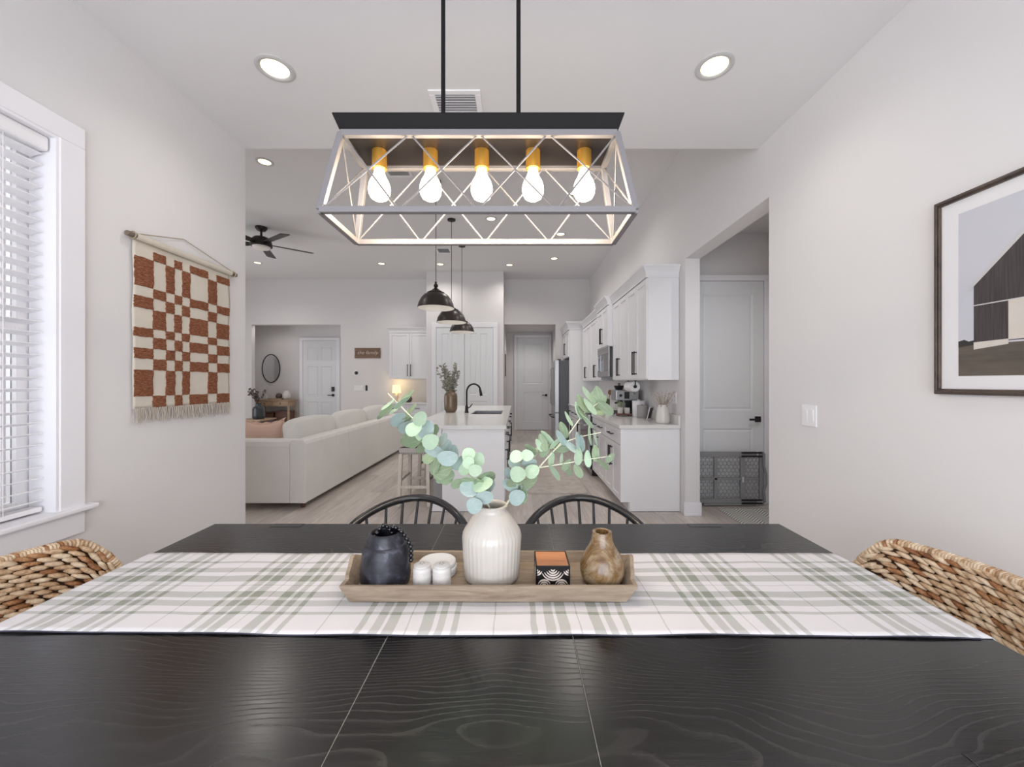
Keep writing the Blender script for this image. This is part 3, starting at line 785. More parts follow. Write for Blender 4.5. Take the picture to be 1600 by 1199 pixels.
# lit lamp and dark round pot on it
r = thing('table_lamp', 'small lit table lamp with yellow glowing shade', 'lamp', (-2.78, 9.15, .915))
b = MB(); b.lathe([(0, 0), (.06, 0), (.06, .012), (.02, .03), (.035, .09), (.045, .14), (.02, .19), (.012, .22), (0, .22)], (-2.78, 9.15, .915), 20); b.build('lamp_base', m_ceramic, r, smooth=50)
b = MB(); b.lathe([(.098, .21), (.085, .385), (.082, .385), (.095, .21)], (-2.78, 9.15, .915), 24); tag(b.build('lamp_shade', m_lampshade, r, smooth=50), 'glowing yellow shade')
d = bpy.data.lights.new('table_lamp_glow', 'POINT'); d.energy = 1.1; d.color = (1, .78, .45); d.shadow_soft_size = .04
o = bpy.data.objects.new('table_lamp_glow', d); COL.objects.link(o); o.location = (-2.78, 9.15, 1.34)
b = MB(); b.lathe([(0, 0), (.07, 0), (.10, .04), (.105, .08), (.08, .13), (.05, .15), (.045, .15), (.04, .13), (0, .12)], (-2.51, 9.1, .915), 22)
tag(b.build('bowl', m_darkdecor, None, smooth=50), 'dark round pot beside the lit table lamp', 'bowl')
# ================================================================== ISLAND
r = thing('kitchen_island', 'long white kitchen island base with plain end panel', 'island', (-.46, 5.95, 0))
b = MB(); b.box(-.78, -.15, 4.20, 5.58, .10, .873).box(-.78, -.15, 6.40, 7.66, .10, .873).box(-.78, -.15, 5.58, 6.40, .10, .66).box(-.78, -.70, 5.58, 6.40, .66, .873).box(-.18, -.15, 5.58, 6.40, .66, .873).box(-.76, -.22, 4.24, 7.62, .004, .10); b.build('carcass', m_cab, r)
b = MB(); b.box(-.79, -.135, 4.18, 4.20, .004, .873); b.build('end_panel', m_cab, r, bevel=.002)
b = MB(); b.box(-.90, -.79, 4.26, 7.6, .09, .873); tag(b.build('knee_panel', simple('island_grey_panel', (150, 146, 146), .6), r, bevel=.002), 'grey recessed panel on the seating side')
b = MB(); b.box(-.905, -.79, 4.18, 7.62, .004, .09); b.build('plinth', m_trim, r, bevel=.003)
b = MB(); b.box(-.845, -.795, 4.18, 4.26, .70, .873); b.build('bracket', m_cab, r, bevel=.003)
F = face_px(-.15); ys = [4.22, 4.82, 5.42, 6.42, 7.02, 7.64]
for i, (a, c) in enumerate(zip(ys, ys[1:])):
    shaker(F, a, c, .70, .868, 'drawer', r, ((a + c) / 2, .785, 'h', .18), e=.045)
    shaker(F, a, c, .105, .695, 'door', r, (a + .05, .53, 'v', .24))
r = thing('island_countertop', 'white quartz island top with sink and brown vase', 'countertop', (-.62, 5.93, .875))
b = MB(); SX0, SX1, SY0, SY1 = -.66, -.22, 5.62, 6.36
b.box(-1.15, -.115, 4.14, SY0, .875, .915).box(-1.15, -.115, SY1, 7.72, .875, .915).box(-1.15, SX0, SY0, SY1, .875, .915).box(SX1, -.115, SY0, SY1, .875, .915)
b.build('slab', m_quartz, r)
r = thing('kitchen_sink', 'undermount stainless sink in the island top', 'sink', (-.44, 5.99, .70))
b = MB(); g = .004
b.box(SX0 + g, SX1 - g, SY0 + g, SY1 - g, .69, .70).box(SX0 + g, SX0 + g + .008, SY0 + g, SY1 - g, .70, .905).box(SX1 - g - .008, SX1 - g, SY0 + g, SY1 - g, .70, .905)
b.box(SX0 + g, SX1 - g, SY0 + g, SY0 + g + .008, .70, .905).box(SX0 + g, SX1 - g, SY1 - g - .008, SY1 - g, .70, .905); b.build('basin', m_sinksteel, r)
b = MB(); b.lathe([(0, 0), (.045, 0), (.045, .004), (0, .006)], (-.44, 6.0, .70), 18); b.build('drain', m_hub, r)
r = thing('faucet', 'black gooseneck faucet on the island', 'faucet', (-.745, 5.86, .915))
fx, fy = -.745, 5.86
b = MB(); b.lathe([(0, 0), (.032, 0), (.032, .008), (.026, .02), (.022, .09), (.016, .11), (0, .11)], (fx, fy, .915), 18); b.build('base', m_black, r, smooth=40)
P = [(fx, fy, 1.02), (fx, fy, 1.22)] + [(fx + .105 - .105 * math.cos(t), fy, 1.22 + .105 * math.sin(t) * 1.15) for t in [PI * i / 12 for i in range(1, 11)]] + [(fx + .198, fy, 1.25)]
b = MB(); b.tube(P, .0135, 10); b.build('gooseneck', m_black, r, smooth=50)
b = MB(); b.tube([(fx + .196, fy, 1.265), (fx + .203, fy, 1.235), (fx + .216, fy, 1.165)], [.015, .018, .022], 12); b.build('spray_head', m_black, r, smooth=40)
b = MB(); b.tube([(fx + .015, fy, .985), (fx + .05, fy, 1.0), (fx + .085, fy, 1.05)], [.011, .009, .006], 8); b.build('lever', m_black, r, smooth=50)
# brown vase with sage stems on the island
def stem_bundle(root_xyz, n, hgt, spread, m_st, m_lf, name, label, cat, leaves=14, lr=.016, seed=3, narrow=.5):
    R = random.Random(seed); r = thing(name, label, cat, root_xyz)
    for i in range(n):
        a = R.uniform(0, 2 * PI); s = spread * R.uniform(.25, 1); h = hgt * R.uniform(.65, 1)
        X0 = Vector(root_xyz) + Vector((R.uniform(-.012, .012), R.uniform(-.012, .012), 0))
        pts = [X0 + Vector((s * math.cos(a) * t ** 1.5, s * math.sin(a) * t ** 1.5, h * t)) for t in (0, .25, .5, .75, 1)]
        m = MB(); m.tube(pts, [.0022, .002, .0018, .0014, .001], 5)
        m.mi = 1
        for k in range(leaves):
            t = R.uniform(.45, 1.0); p = X0 + Vector((s * math.cos(a) * t ** 1.5, s * math.sin(a) * t ** 1.5, h * t))
            u = Vector((R.uniform(-1, 1), R.uniform(-1, 1), R.uniform(-.2, 1))).normalized()
            L = lr * R.uniform(.7, 1.5); wv = u.orthogonal().normalized(); wv = Matrix.Rotation(R.uniform(0, 6), 3, u) @ wv; nn = u.cross(wv) * (L * .08)
            q = [p, p + u * L * .8 + wv * L * narrow, p + u * L * 1.8, p + u * L * .8 - wv * L * narrow]
            m.add([x + nn for x in q] + [x - nn for x in q], [(0, 1, 2, 3), (7, 6, 5, 4), (0, 4, 5, 1), (1, 5, 6, 2), (2, 6, 7, 3), (3, 7, 4, 0)])
        m.build('stem', [m_st, m_lf], r)
    return r
vx, vy = -1.0, 5.98
r = thing('bronze_vase', 'bronze brown ribbed vase on the island near the faucet', 'vase', (vx, vy, .915))
b = MB(); b.lathe([(0, 0), (.066, 0), (.075, .012), (.094, .045), (.097, .09), (.097, .24), (.09, .275), (.07, .293), (.066, .30), (.066, .325), (.072, .33), (.066, .332), (.058, .325), (.058, .29), (.07, .26), (.07, .05), (0, .03)], (vx, vy, .915), 48,
    bulge=lambda a, h: 1 + .012 * math.cos(24 * a)); b.build('vessel', m_vase_brown, r, smooth=60)
stem_bundle((vx, vy, .96), 20, .70, .22, m_stem, m_sage, 'sage_stems', 'dusty grey-green stems in the bronze vase on the island', 'plant', leaves=30, lr=.024, seed=5)
# ---- counter stools
def stool(y, label, first=None):
    r = thing('counter_stool', label, 'stool', (-1.13, y, 0), 'counter stools along the island')
    x0, x1, y0, y1 = -1.30, -.965, y - .20, y + .20
    b = MB()
    def seatf(u, v):
        a, c = u * 2 - 1, v * 2 - 1
        return (-1.1325 + a * .168, y + c * .21, .655 + .018 * c * c - .012 * (a ** 6 + c ** 6))
    b.grid(seatf, 10, 10); n = len(b.v)
    def low(u, v): return (-1.1325 + (u * 2 - 1) * .165, y + (v * 2 - 1) * .207, .575)
    b.loft([(.570, x0 + .002, x1 - .002, y - .207, y + .207), (.62, x0 - .002, x1 + .002, y - .212, y + .212), (.645, x0 + .004, x1 - .004, y - .205, y + .205)])
    tag(b.build('seat', m_seat, r, bevel=.012, seg=3), 'grey upholstered saddle seat')
    k = MB()
    for i in range(16):
        xx = x0 + .01 + (x1 - x0 - .02) * i / 15
        for yy in (y - .2115, y + .2115): k.ball((xx, yy, .588), .006, .004, .006, 6, 4)
    for i in range(18):
        yy = y - .2 + .4 * i / 17
        for xx in (x0 - .0015, x1 + .0015): k.ball((xx, yy, .588), .004, .006, .006, 6, 4)
    tag(k.build('nail_heads', m_knob, r), kind='stuff')
    for sx in (0, 1):
        for sy in (0, 1):
            a, c = (x0 + .02, x1 - .02)[sx], (y0 + .012, y1 - .012)[sy]
            a2, c2 = a + (-.018, .018)[sx], c + (-.025, .025)[sy]; q = .02
            b = MB(); b.hexa([(a2 - q, c2 - q, .003), (a2 + q, c2 - q, .003), (a2 + q, c2 + q, .003), (a2 - q, c2 + q, .003)], [(a - q, c - q, .575), (a + q, c - q, .575), (a + q, c + q, .575), (a - q, c + q, .575)])
            b.build('leg', m_stoolwood, r, bevel=.003)
    for sy, z in ((0, .20), (1, .20)):
        c = (y0, y1)[sy] + (-.008, .008)[sy]; b = MB(); b.box(x0 + .02, x1 - .02, c - .012, c + .012, z, z + .032); b.build('stretcher', m_stoolwood, r, bevel=.003)
    for sx in (0, 1):
        a = (x0, x1)[sx] + (.012, -.012)[sx]; b = MB(); b.box(a - .012, a + .012, y0, y1, .27, .30); b.build('stretcher', m_stoolwood, r, bevel=.003)
stool(4.56, 'grey saddle-seat counter stool at the island end nearest the dining table')
stool(5.45, 'grey saddle-seat counter stool, second along the island')
stool(6.35, 'grey saddle-seat counter stool, third along the island')
# ---- dome pendants
def pendant(y, label):
    x = -.985; zr = 2.262
    r = thing('dome_pendant', label, 'pendant light', (x, y, H2), 'dome pendants over the island')
    b = MB(); b.lathe([(0, -.001), (.06, -.001), (.06, -.02), (.03, -.03), (0, -.03)], (x, y, H2), 24); b.build('canopy', m_black, r, smooth=40)
    b = MB(); b.tube([(x, y, H2 - .02), (x, y, zr + .31)], .004, 8); b.build('stem', m_black, r)
    b = MB(); b.lathe([(0, .33), (.012, .32), (.014, .295), (.026, .285), (.026, .262), (.016, .255), (.03, .235), (.075, .205), (.105, .19), (.105, .182), (0, .18)], (x, y, zr), 28); b.build('cap', m_bronze, r, smooth=35)
    b = MB(); out = [(.0, .185), (.10, .183), (.14, .163), (.178, .12), (.205, .065), (.219, .012), (.222, 0)]
    b.lathe(out, (x, y, zr), 48); b.mi = 1
    b.lathe([(.222, 0), (.214, .002), (.20, .062), (.173, .115), (.136, .157), (.09, .178), (0, .18)], (x, y, zr), 48)
    b.build('shade', [m_pendant, m_pendant_in], r, smooth=50); spot('dome_pendant_beam', (x, y, zr + .04), 10, size=2.2)
    b = MB(); b.ball((x, y, zr + .085), .032, n=14, m=8); b.build('bulb', glow_soft, r, smooth=60)
glow_soft = glow('pendant_bulb', (255, 244, 226), 6)
pendant(4.81, 'dome pendant light over the island, nearest to the dining table')
pendant(5.95, 'dome pendant light over the island, middle one of the row')
pendant(7.09, 'dome pendant light over the island, nearest to the pantry')
# ================================================================== COUNTER OBJECTS
ZC = .9155
def one(mb, name, mats, label, cat, **k):
    return tag(mb.build(name, mats, None, **k), label, cat)
cx, cy = 1.60, 4.36
b = MB(); b.lathe([(0, 0), (.062, 0), (.07, .01), (.074, .04), (.07, .10), (.058, .165), (.05, .195), (.052, .203), (.048, .205), (.044, .195), (.055, .15), (.064, .06), (.05, .012), (0, .01)], (cx, cy, ZC), 48,
                  bulge=lambda a, h: 1 + (.014 * math.cos(16 * a) if .02 < h < .19 else 0))
one(b, 'white_vase', m_ceramic, 'white fluted vase near the free end of the kitchen counter', 'vase', smooth=60)
stem_bundle((cx, cy, ZC + .06), 22, .30, .14, m_dry, m_dry, 'dried_stems', 'wispy beige dried stems in the white fluted vase', 'plant', leaves=22, lr=.007, seed=9, narrow=.35)
r = thing('picture_frame', 'small dark picture in a white frame leaning beside the white fluted vase', 'picture frame', (1.62, 4.83, ZC))
L2 = lambda u, v, n: (1.59 + .045 * v + .07 * u + n * .35, 4.80 + .09 * u + .02 * v - n * .9, ZC + .15 * v + .002)
b = MB(L2); b.box(-.55, .55, 0, 1, -.006, .006); b.build('frame', m_white_plastic, r, bevel=.002)
b = MB(L2); b.box(-.46, .46, .08, .92, .006, .008); b.build('picture', m_pbarn, r)
def canister(x, y, rr, h, name, mats, label):
    r = thing(name, label, 'canister', (x, y, ZC))
    b = MB(); b.lathe([(0, 0), (rr * .95, 0), (rr, .006), (rr, h * .86), (rr * .98, h * .87), (0, h * .87)], (x, y, ZC), 32); b.build('body', mats, r, smooth=40)
    b = MB(); b.lathe([(0, h * .872), (rr * 1.02, h * .872), (rr * 1.02, h * .95), (rr * .9, h * .97), (rr * .25, h * .975), (rr * .2, h * 1.03), (0, h * 1.04)], (x, y, ZC), 32); b.build('lid', mats, r, smooth=40)
canister(1.585, 5.03, .062, .165, 'canister', m_grey_can, 'grey stoneware lidded canister on the kitchen counter')
canister(1.603, 5.235, .082, .215, 'canister', m_white_plastic, 'large white canister behind the grey one on the kitchen counter')
# little riser board with plant jar and cup
b = MB(); b.box(1.33, 1.515, 5.22, 5.36, ZC + .018, ZC + .034)
for dx in (1.345, 1.50):
    for dy in (5.235, 5.345): b.cyl((dx, dy, ZC), (dx, dy, ZC + .02), .01, n=8)
one(b, 'riser_tray', m_redbox, 'small reddish footed tray in front of the coffee machine', 'tray', bevel=.003)
zt = ZC + .0345
b = MB(); b.lathe([(0, 0), (.032, 0), (.036, .005), (.036, .08), (.033, .08), (.033, .07), (0, .068)], (1.375, 5.29, zt), 22); one(b, 'plant_jar', m_ceramic, 'white jar holding a small green plant on the reddish tray', 'jar', smooth=40)
stem_bundle((1.375, 5.29, zt + .05), 9, .12, .055, m_stem, m_leaf[2], 'potted_greenery', 'tiny green plant in the white jar on the reddish tray', 'plant', leaves=8, lr=.011, seed=4)
b = MB(); b.lathe([(0, 0), (.034, 0), (.038, .005), (.038, .075), (.034, .075), (.032, .01), (0, .008)], (1.465, 5.29, zt), 22); one(b, 'cup', m_ceramic, 'white cup beside the plant jar on the reddish tray', 'cup', smooth=40)
# coffee machine
r = thing('coffee_machine', 'stainless espresso machine on the counter under the paper roll', 'coffee machine', (1.51, 5.555, ZC)); mx0, mx1, my0, my1 = 1.36, 1.66, 5.42, 5.70
b = MB(); b.box(mx0, mx1, my0, my1, ZC + .02, ZC + .05); b.build('drip_tray', m_black, r, bevel=.003)
b = MB(); b.box(mx0 + .12, mx1, my0, my1, ZC + .05, ZC + .20); b.build('column', m_blackglass, r, bevel=.004)
b = MB(); b.box(mx0 - .01, mx1, my0 - .01, my1 + .01, ZC + .20, ZC + .345); b.build('body', m_steel, r, bevel=.008, seg=3)
b = MB(face_y(my0 - .01)); b.box(mx0 + .10, mx0 + .17, ZC + .225, ZC + .32, 0, .004); b.build('display', m_blackglass, r)
for k, (u, v) in enumerate(((mx0 + .05, ZC + .27), (mx0 + .235, ZC + .30))):
    b = MB(); b.cyl((u, my0 - .03, v), (u, my0 - .01, v), .019, n=16); b.build('knob', m_black if k == 0 else m_hub, r, smooth=40)
b = MB(); b.cyl((mx0 + .07, (my0 + my1) / 2 - .05, ZC + .20), (mx0 + .07, (my0 + my1) / 2 - .05, ZC + .165), .034, n=18); b.tube([(mx0 + .05, my0 + .05, ZC + .178), (mx0 - .03, my0 - .05, ZC + .17)], .012, 8); b.build('portafilter', m_black, r, smooth=40)
b = MB(); b.lathe([(0, 0), (.05, 0), (.07, .05), (.072, .06), (0, .06)], (mx0 + .08, my1 - .09, ZC + .345), 20); b.cyl((mx0 + .08, my1 - .09, ZC + .4), (mx0 + .08, my1 - .09, ZC + .44), .018, n=10); b.build('hopper', m_blackglass, r, smooth=40)
for dx in (mx0 + .02, mx1 - .02):
    for dy in (my0 + .02, my1 - .02):
        b = MB(); b.cyl((dx, dy, ZC), (dx, dy, ZC + .021), .014, n=10); b.build('foot', m_black, r)
# small white jars stack, utensil crock
r = thing('sugar_jar', 'small white jar with dark lid past the coffee machine', 'jar', (1.30, 5.66, ZC))
b = MB(); b.lathe([(0, 0), (.036, 0), (.04, .006), (.04, .075), (0, .076)], (1.295, 5.66, ZC), 22); b.build('body', m_ceramic, r, smooth=40)
b = MB(); b.lathe([(0, .077), (.041, .077), (.041, .09), (.012, .094), (.01, .106), (0, .108)], (1.295, 5.66, ZC), 22); b.build('lid', m_wood_dark, r, smooth=40)
ux, uy = 1.50, 6.72
b = MB(); b.lathe([(0, 0), (.062, 0), (.07, .01), (.07, .17), (.065, .172), (.063, .02), (0, .015)], (ux, uy, ZC), 28); one(b, 'utensil_crock', m_green_crock, 'green glazed crock of wooden utensils past the range', 'crock', smooth=40)
for dx, dy, lx, h, w, lb in ((-.03, .01, -.06, .27, .032, 'wooden spoon in the green crock, tilted out over the counter edge'), (.02, -.01, .05, .29, .036, 'wooden spoon in the green crock, tilted toward the kitchen wall')):
    b = MB(); p0 = Vector((ux + dx * .5, uy + dy * .5, ZC + .02)); p1 = Vector((ux + dx + lx, uy + dy, ZC + h - .04))
    b.tube([p0, p1], .006, 8); b.ball(p1 + Vector((0, 0, .03)), w, .01, .045, 12, 8)
    tag(b.build('wooden_spoon', m_utensil, None, smooth=50), lb, 'spoon', 'wooden spoons in the green crock')
# paper towel under the wall cabinet
r = thing('paper_towel', 'white paper towel roll on a black holder under the wall cabinet', 'paper towel', (1.46, 5.05, 1.315))
b = MB(); b.lathe([(.02, -.14), (.062, -.14), (.063, -.135), (.063, .135), (.062, .14), (.02, .14), (.02, -.14)], (1.455, 5.04, 1.312), 36, axis='y'); b.build('paper_roll', m_towel, r, smooth=40)
b = MB(); b.cyl((1.455, 4.885, 1.312), (1.455, 5.195, 1.312), .012, n=12); b.cyl((1.455, 4.88, 1.312), (1.455, 4.893, 1.312), .02, n=14)
b.box(1.449, 1.461, 4.882, 4.890, 1.312, 1.388).box(1.449, 1.461, 5.188, 5.196, 1.312, 1.388).box(1.43, 1.48, 4.875, 5.2, 1.384, 1.3895); b.build('holder', m_black, r)
# outlet plate on the kitchen wall
def plate(F, u, v, w, h, n, label, name='light_switch', cat='switch', m=None):
    r = thing(name, label, cat, F(u, v, 0))
    b = MB(F); b.box(u - w / 2, u + w / 2, v - h / 2, v + h / 2, 0.0005, .007); b.build('cover_plate', m or m_white_plastic, r, bevel=.003)
    for i in range(n):
        c = u + (i - (n - 1) / 2) * .046
        b = MB(F)
        b.hexa([(c - .0165, v - .034, .007), (c + .0165, v - .034, .007), (c + .0165, v + .034, .007), (c - .0165, v + .034, .007)], [(c - .0165, v - .034, .0085), (c + .0165, v - .034, .0085), (c + .0165, v + .034, .0125), (c - .0165, v + .034, .0125)])
        b.build('rocker', m or m_white_plastic, r, bevel=.0008)
    return r
plate(face_x(XR), 2.332, 1.168, .118, .126, 2, 'white double rocker switch on the dining wall beside the barn picture')
r = thing('power_outlet', 'white double outlet on the kitchen wall behind the dried stems', 'outlet', (XR, 4.33, 1.19))
b = MB(face_x(XR)); b.box(4.272, 4.388, 1.13, 1.255, .0005, .007); b.build('cover_plate', m_white_plastic, r, bevel=.003)
for yy in (4.305, 4.355):
    for zz in (1.17, 1.215):
        b = MB(face_x(XR)); b.box(yy - .014, yy + .014, zz - .015, zz + .015, .007, .010); f = b.build('receptacle', m_white_plastic, r, bevel=.003)
        b = MB(face_x(XR)); b.box(yy - .007, yy - .004, zz - .005, zz + .007, .010, .0104).box(yy + .004, yy + .007, zz - .005, zz + .007, .010, .0104); b.build('slot', m_black, f)
# ================================================================== GREAT ROOM
# sofa
sr = thing('sofa', 'long cream linen sofa with its back to the kitchen', 'sofa', (-2.8, 6.05, 0))
xb0, xb1, y0, y1 = -2.43, -2.26, 4.24, 7.95
ys = [y0, 4.61, 4.97, 5.33, 5.94, 6.55, 7.2, y1]
for a, c in zip(ys, ys[1:]):
    b = MB(); b.loft([(.07, xb0, xb1 - .006, a, c), (.40, xb0, xb1 + .004, a, c), (.70, xb0, xb1, a, c), (.735, xb0 + .012, xb1 - .012, a, c), (.746, xb0 + .03, xb1 - .03, a, c)])
    b.build('back_panel', m_sofa, sr, bevel=.005, seg=2)
for a, c in ((y0, y0 + .22), (y1 - .22, y1)):
    b = MB(); b.loft([(.07, -3.32, xb0 - .003, a, c), (.68, -3.32, xb0 - .003, a, c), (.725, -3.31, xb0 - .003, a + .012, c - .012), (.742, -3.29, xb0 - .003, a + .035, c - .035)]); b.build('arm', m_sofa, sr, bevel=.008)
b = MB(); b.box(-3.30, xb0 - .003, y0 + .223, y1 - .223, .07, .30); b.build('seat_base', m_sofa, sr, bevel=.01)
n = 3; st = (y1 - y0 - .45) / n
for i in range(n):
    a = y0 + .225 + i * st
    b = MB(); b.box(-3.34, -2.66, a + .004, a + st - .004, .30, .47); b.build('seat_cushion', m_sofa, sr, bevel=.04, seg=4)
st = (y1 - y0 - .30) / 3
for i in range(3):
    a = y0 + .17 + i * st
    def cu(u, v, a=a):
        t = 2 * PI * u; s = v * 2 - 1
        ct, sn = math.cos(t), math.sin(t); e = .35
        sx = math.copysign(abs(ct) ** e, ct); sz = math.copysign(abs(sn) ** e, sn)
        k = (1 - abs(s) ** 5) ** .35 if abs(s) < 1 else 0
        puff = 1 - .22 * abs(s) ** 3
        z = .70 + sz * (.245 - .03 * s * s) * (.55 + .45 * k)
        return (-2.57 + .10 * sx * (.25 + .75 * k) * puff - .10 * (z - .7), a + .01 + (st - .02) * v, z)
    b = MB(); b.grid(cu, 40, 16); b.f += [tuple(range(40)), tuple(16 * 41 + k for k in range(40))]; b.m += [0, 0]; b.build('back_cushion', m_sofa, sr, smooth=60)
for x, y in ((-2.34, y0 + .10), (-3.22, y0 + .10), (-2.34, y1 - .1), (-3.22, y1 - .1)):
    b = MB(); b.cyl((x, y, .001), (x, y, .07), .022, .028, 12); b.build('leg', m_wood_dark, sr)
# blush pillow on the sofa behind the near arm
def pillow(c, w, h, t, mat, name, label, ruffle=False, seed=1, rot=0):
    r = thing(name, label, 'pillow', (c[0], c[1], c[2] - h / 2)); R = Matrix.Rotation(rot, 3, 'Z'); C = Vector(c)
    def sh(side):
        def f(u, v):
            a, d = u * 2 - 1, v * 2 - 1
            e = max(0, (1 - a ** 4) * (1 - d ** 4)) ** .5
            kx = 1 - .10 * (1 - abs(d) ** 2) * (abs(a) ** 3); kz = 1 - .30 * (1 - a * a) * (abs(d) ** 3)
            p = Vector((a * w / 2 * kx, side * t / 2 * e, d * h / 2 * kz))
            p.y += -.10 * (d * .5 + .5) * h * -1
            return C + R @ p
        return f
    b = MB(); b.grid(sh(1), 16, 16); b.grid(sh(-1), 16, 16); b.build('pillow_body', mat, r, smooth=70)
    if ruffle:
        path = []
        for k in range(60):
            q = k / 60 * 4; e = int(q); f = (q - e) * 2 - 1
            a, d = [(f, -1), (1, f), (-f, 1), (-1, -f)][e]
            kx = 1 - .10 * (1 - abs(d) ** 2) * (abs(a) ** 3); kz = 1 - .30 * (1 - a * a) * (abs(d) ** 3)
            path.append(C + R @ Vector((a * w / 2 * kx, .10 * (d * .5 + .5) * h, d * h / 2 * kz)))
        b = MB(); vs = []
        for k, p in enumerate(path):
            o = (p - C); o.normalize(); q = p + o * (.028 + .008 * math.sin(k * 2.1)) + R @ Vector((0, .012 * math.sin(k * 1.9), 0))
            vs += [p + R @ Vector((0, .003, 0)), q + R @ Vector((0, .003, 0)), q - R @ Vector((0, .003, 0)), p - R @ Vector((0, .003, 0))]
        N = len(path); fs = []
        for k in range(N):
            j = (k + 1) % N
            for m_ in range(4): fs.append((k * 4 + m_, k * 4 + (m_ + 1) % 4, j * 4 + (m_ + 1) % 4, j * 4 + m_))
        b.add(vs, fs); b.build('ruffle', mat, r, smooth=70)
    return r
pillow((-2.97, 4.60, .705), .47, .46, .16, m_pillow, 'throw_pillow', 'blush pink pillow with ruffled edge standing on the cream sofa', ruffle=True)
# ceiling fan
hx, hy = -4.03, 6.25
r = thing('ceiling_fan', 'dark five-blade ceiling fan with a light, half hidden by the dining wall', 'ceiling fan', (hx, hy, H2))
b = MB(); b.lathe([(0, -.002), (.085, -.002), (.085, -.02), (.06, -.055), (0, -.055)], (hx, hy, H2), 28); b.build('canopy', m_bronze, r, smooth=40)
b = MB(); b.tube([(hx, hy, H2 - .05), (hx, hy, H2 - .17)], .016, 10); b.build('downrod', m_bronze, r)
b = MB(); b.lathe([(0, -.15), (.05, -.15), (.10, -.165), (.135, -.20), (.15, -.25), (.155, -.30), (.14, -.31), (0, -.31)], (hx, hy, H2), 32); b.build('motor_housing', m_bronze, r, smooth=40)
b = MB(); b.lathe([(0, -.31), (.125, -.31), (.115, -.335), (.06, -.352), (0, -.355)], (hx, hy, H2), 28); tag(b.build('light_lens', m_pendant_in, r, smooth=50), 'white light lens')
for k in range(5):
    a = math.radians(39 + 72 * k); ca, sa = math.cos(a), math.sin(a)
    T = lambda u, v, n, ca=ca, sa=sa: (hx + ca * u - sa * v, hy + sa * u + ca * v, H2 - .265 + n + v * .18)
    b = MB(T)
    b.add([(.12, -.03, 0), (.24, -.065, 0), (.72, -.075, 0), (.74, -.06, 0), (.74, .055, 0), (.72, .07, 0), (.24, .06, 0), (.12, .03, 0)] + [(.12, -.03, .008), (.24, -.065, .008), (.72, -.075, .008), (.74, -.06, .008), (.74, .055, .008), (.72, .07, .008), (.24, .06, .008), (.12, .03, .008)],
          [tuple(range(8))[::-1], tuple(range(8, 16))] + [(i, (i + 1) % 8, 8 + (i + 1) % 8, 8 + i) for i in range(8)])
    b.build('blade', m_bronze, r)
# foyer mirror
mcx, mcz, my = (423.3 - 808) / 620 * 10.38, 1.362 + 22 / 620 * 10.38, 10.40
r = thing('oval_mirror', 'oval wall mirror with thin dark rim over the foyer console', 'mirror', (mcx, my, mcz))
b = MB(); P = [(mcx + .232 * math.cos(t), my - .016, mcz + .365 * math.sin(t)) for t in [2 * PI * i / 48 for i in range(48)]]
b.tube(P, .012, 8, closed=True); tag(b.build('mirror_rim', m_black, r, smooth=50), 'thin dark rim')
b = MB(); b.prism([(mcx + .228 * math.cos(2 * PI * i / 48), mcz + .36 * math.sin(2 * PI * i / 48)) for i in range(48)], 'y', my - .016, my - .003); b.build('mirror_glass', m_mirror, r)
# console table
c0, c1, yc0, yc1 = -6.60, -5.72, 9.98, 10.34
r = thing('console_table', 'light oak console table under the oval mirror in the foyer', 'table', ((c0 + c1) / 2, 10.16, 0))
b = MB(); b.box(c0, c1, yc0, yc1, .90, .93); b.build('table_top', m_wood_console, r, bevel=.003)
b = MB(); b.box(c0 + .03, c1 - .03, yc0 + .02, yc1 - .02, .76, .90); b.build('apron', m_wood_console, r, bevel=.002)
for i in range(2):
    a = c0 + .05 + i * .40; b = MB(); b.box(a, a + .385, yc0 + .008, yc0 + .02, .775, .89); d = b.build('drawer', m_wood_console, r, bevel=.002)
    b = MB(); b.ball((a + .19, yc0 - .003, .833), .013, n=10, m=6); b.build('knob', m_black, d, smooth=60)
for x in (c0 + .03, c1 - .07):
    for y in (yc0 + .02, yc1 - .06):
        b = MB(); b.box(x, x + .04, y, y + .04, .002, .76); b.build('leg', m_wood_console, r, bevel=.002)
b = MB(); b.box(c0 + .03, c1 - .03, yc0 + .02, yc1 - .02, .36, .385); b.build('shelf', m_wood_dark, r, bevel=.002)
for i, (a, w, h, l) in enumerate(((-6.54, .38, .20, 'dark wicker box on the lower shelf of the foyer console, toward the vase'), (-6.12, .36, .23, 'dark wicker box on the lower shelf of the foyer console, toward the front door'))):
    q = thing('storage_box', l, 'box', (a + w / 2, 10.16, .386))
    b = MB(); b.loft([(.386, a + .015, a + w - .015, 10.03, 10.29), (.386 + h, a, a + w, 10.02, 10.30)]); b.build('body', m_wood_dark, q, bevel=.01)
    b = MB(); b.box(a - .006, a + w + .006, 10.012, 10.308, .388 + h, .412 + h); b.build('lid', m_wood_dark, q, bevel=.006)
b = MB(); b.box(-6.30, -5.98, 10.06, 10.24, .931, .962); one(b, 'book', m_wood_console, 'tan book lying on the foyer console table', 'book', bevel=.003)
b = MB(); b.lathe([(0, 0), (.055, 0), (.08, .035), (.078, .07), (.055, .11), (.02, .13), (0, .132)], (-6.09, 10.15, .963), 22); one(b, 'ceramic_dome', m_darkdecor, 'plum ceramic dome on the tan book in the foyer', 'ornament', smooth=60)
b = MB(); b.lathe([(0, 0), (.05, 0), (.085, .04), (.095, .10), (.08, .17), (.05, .21), (.045, .225), (.04, .22), (.07, .16), (.08, .1), (0, .02)], (-5.90, 10.15, .931), 26); one(b, 'jug', m_ceramic, 'round pale jug at the front door end of the foyer console', 'jug', smooth=60)
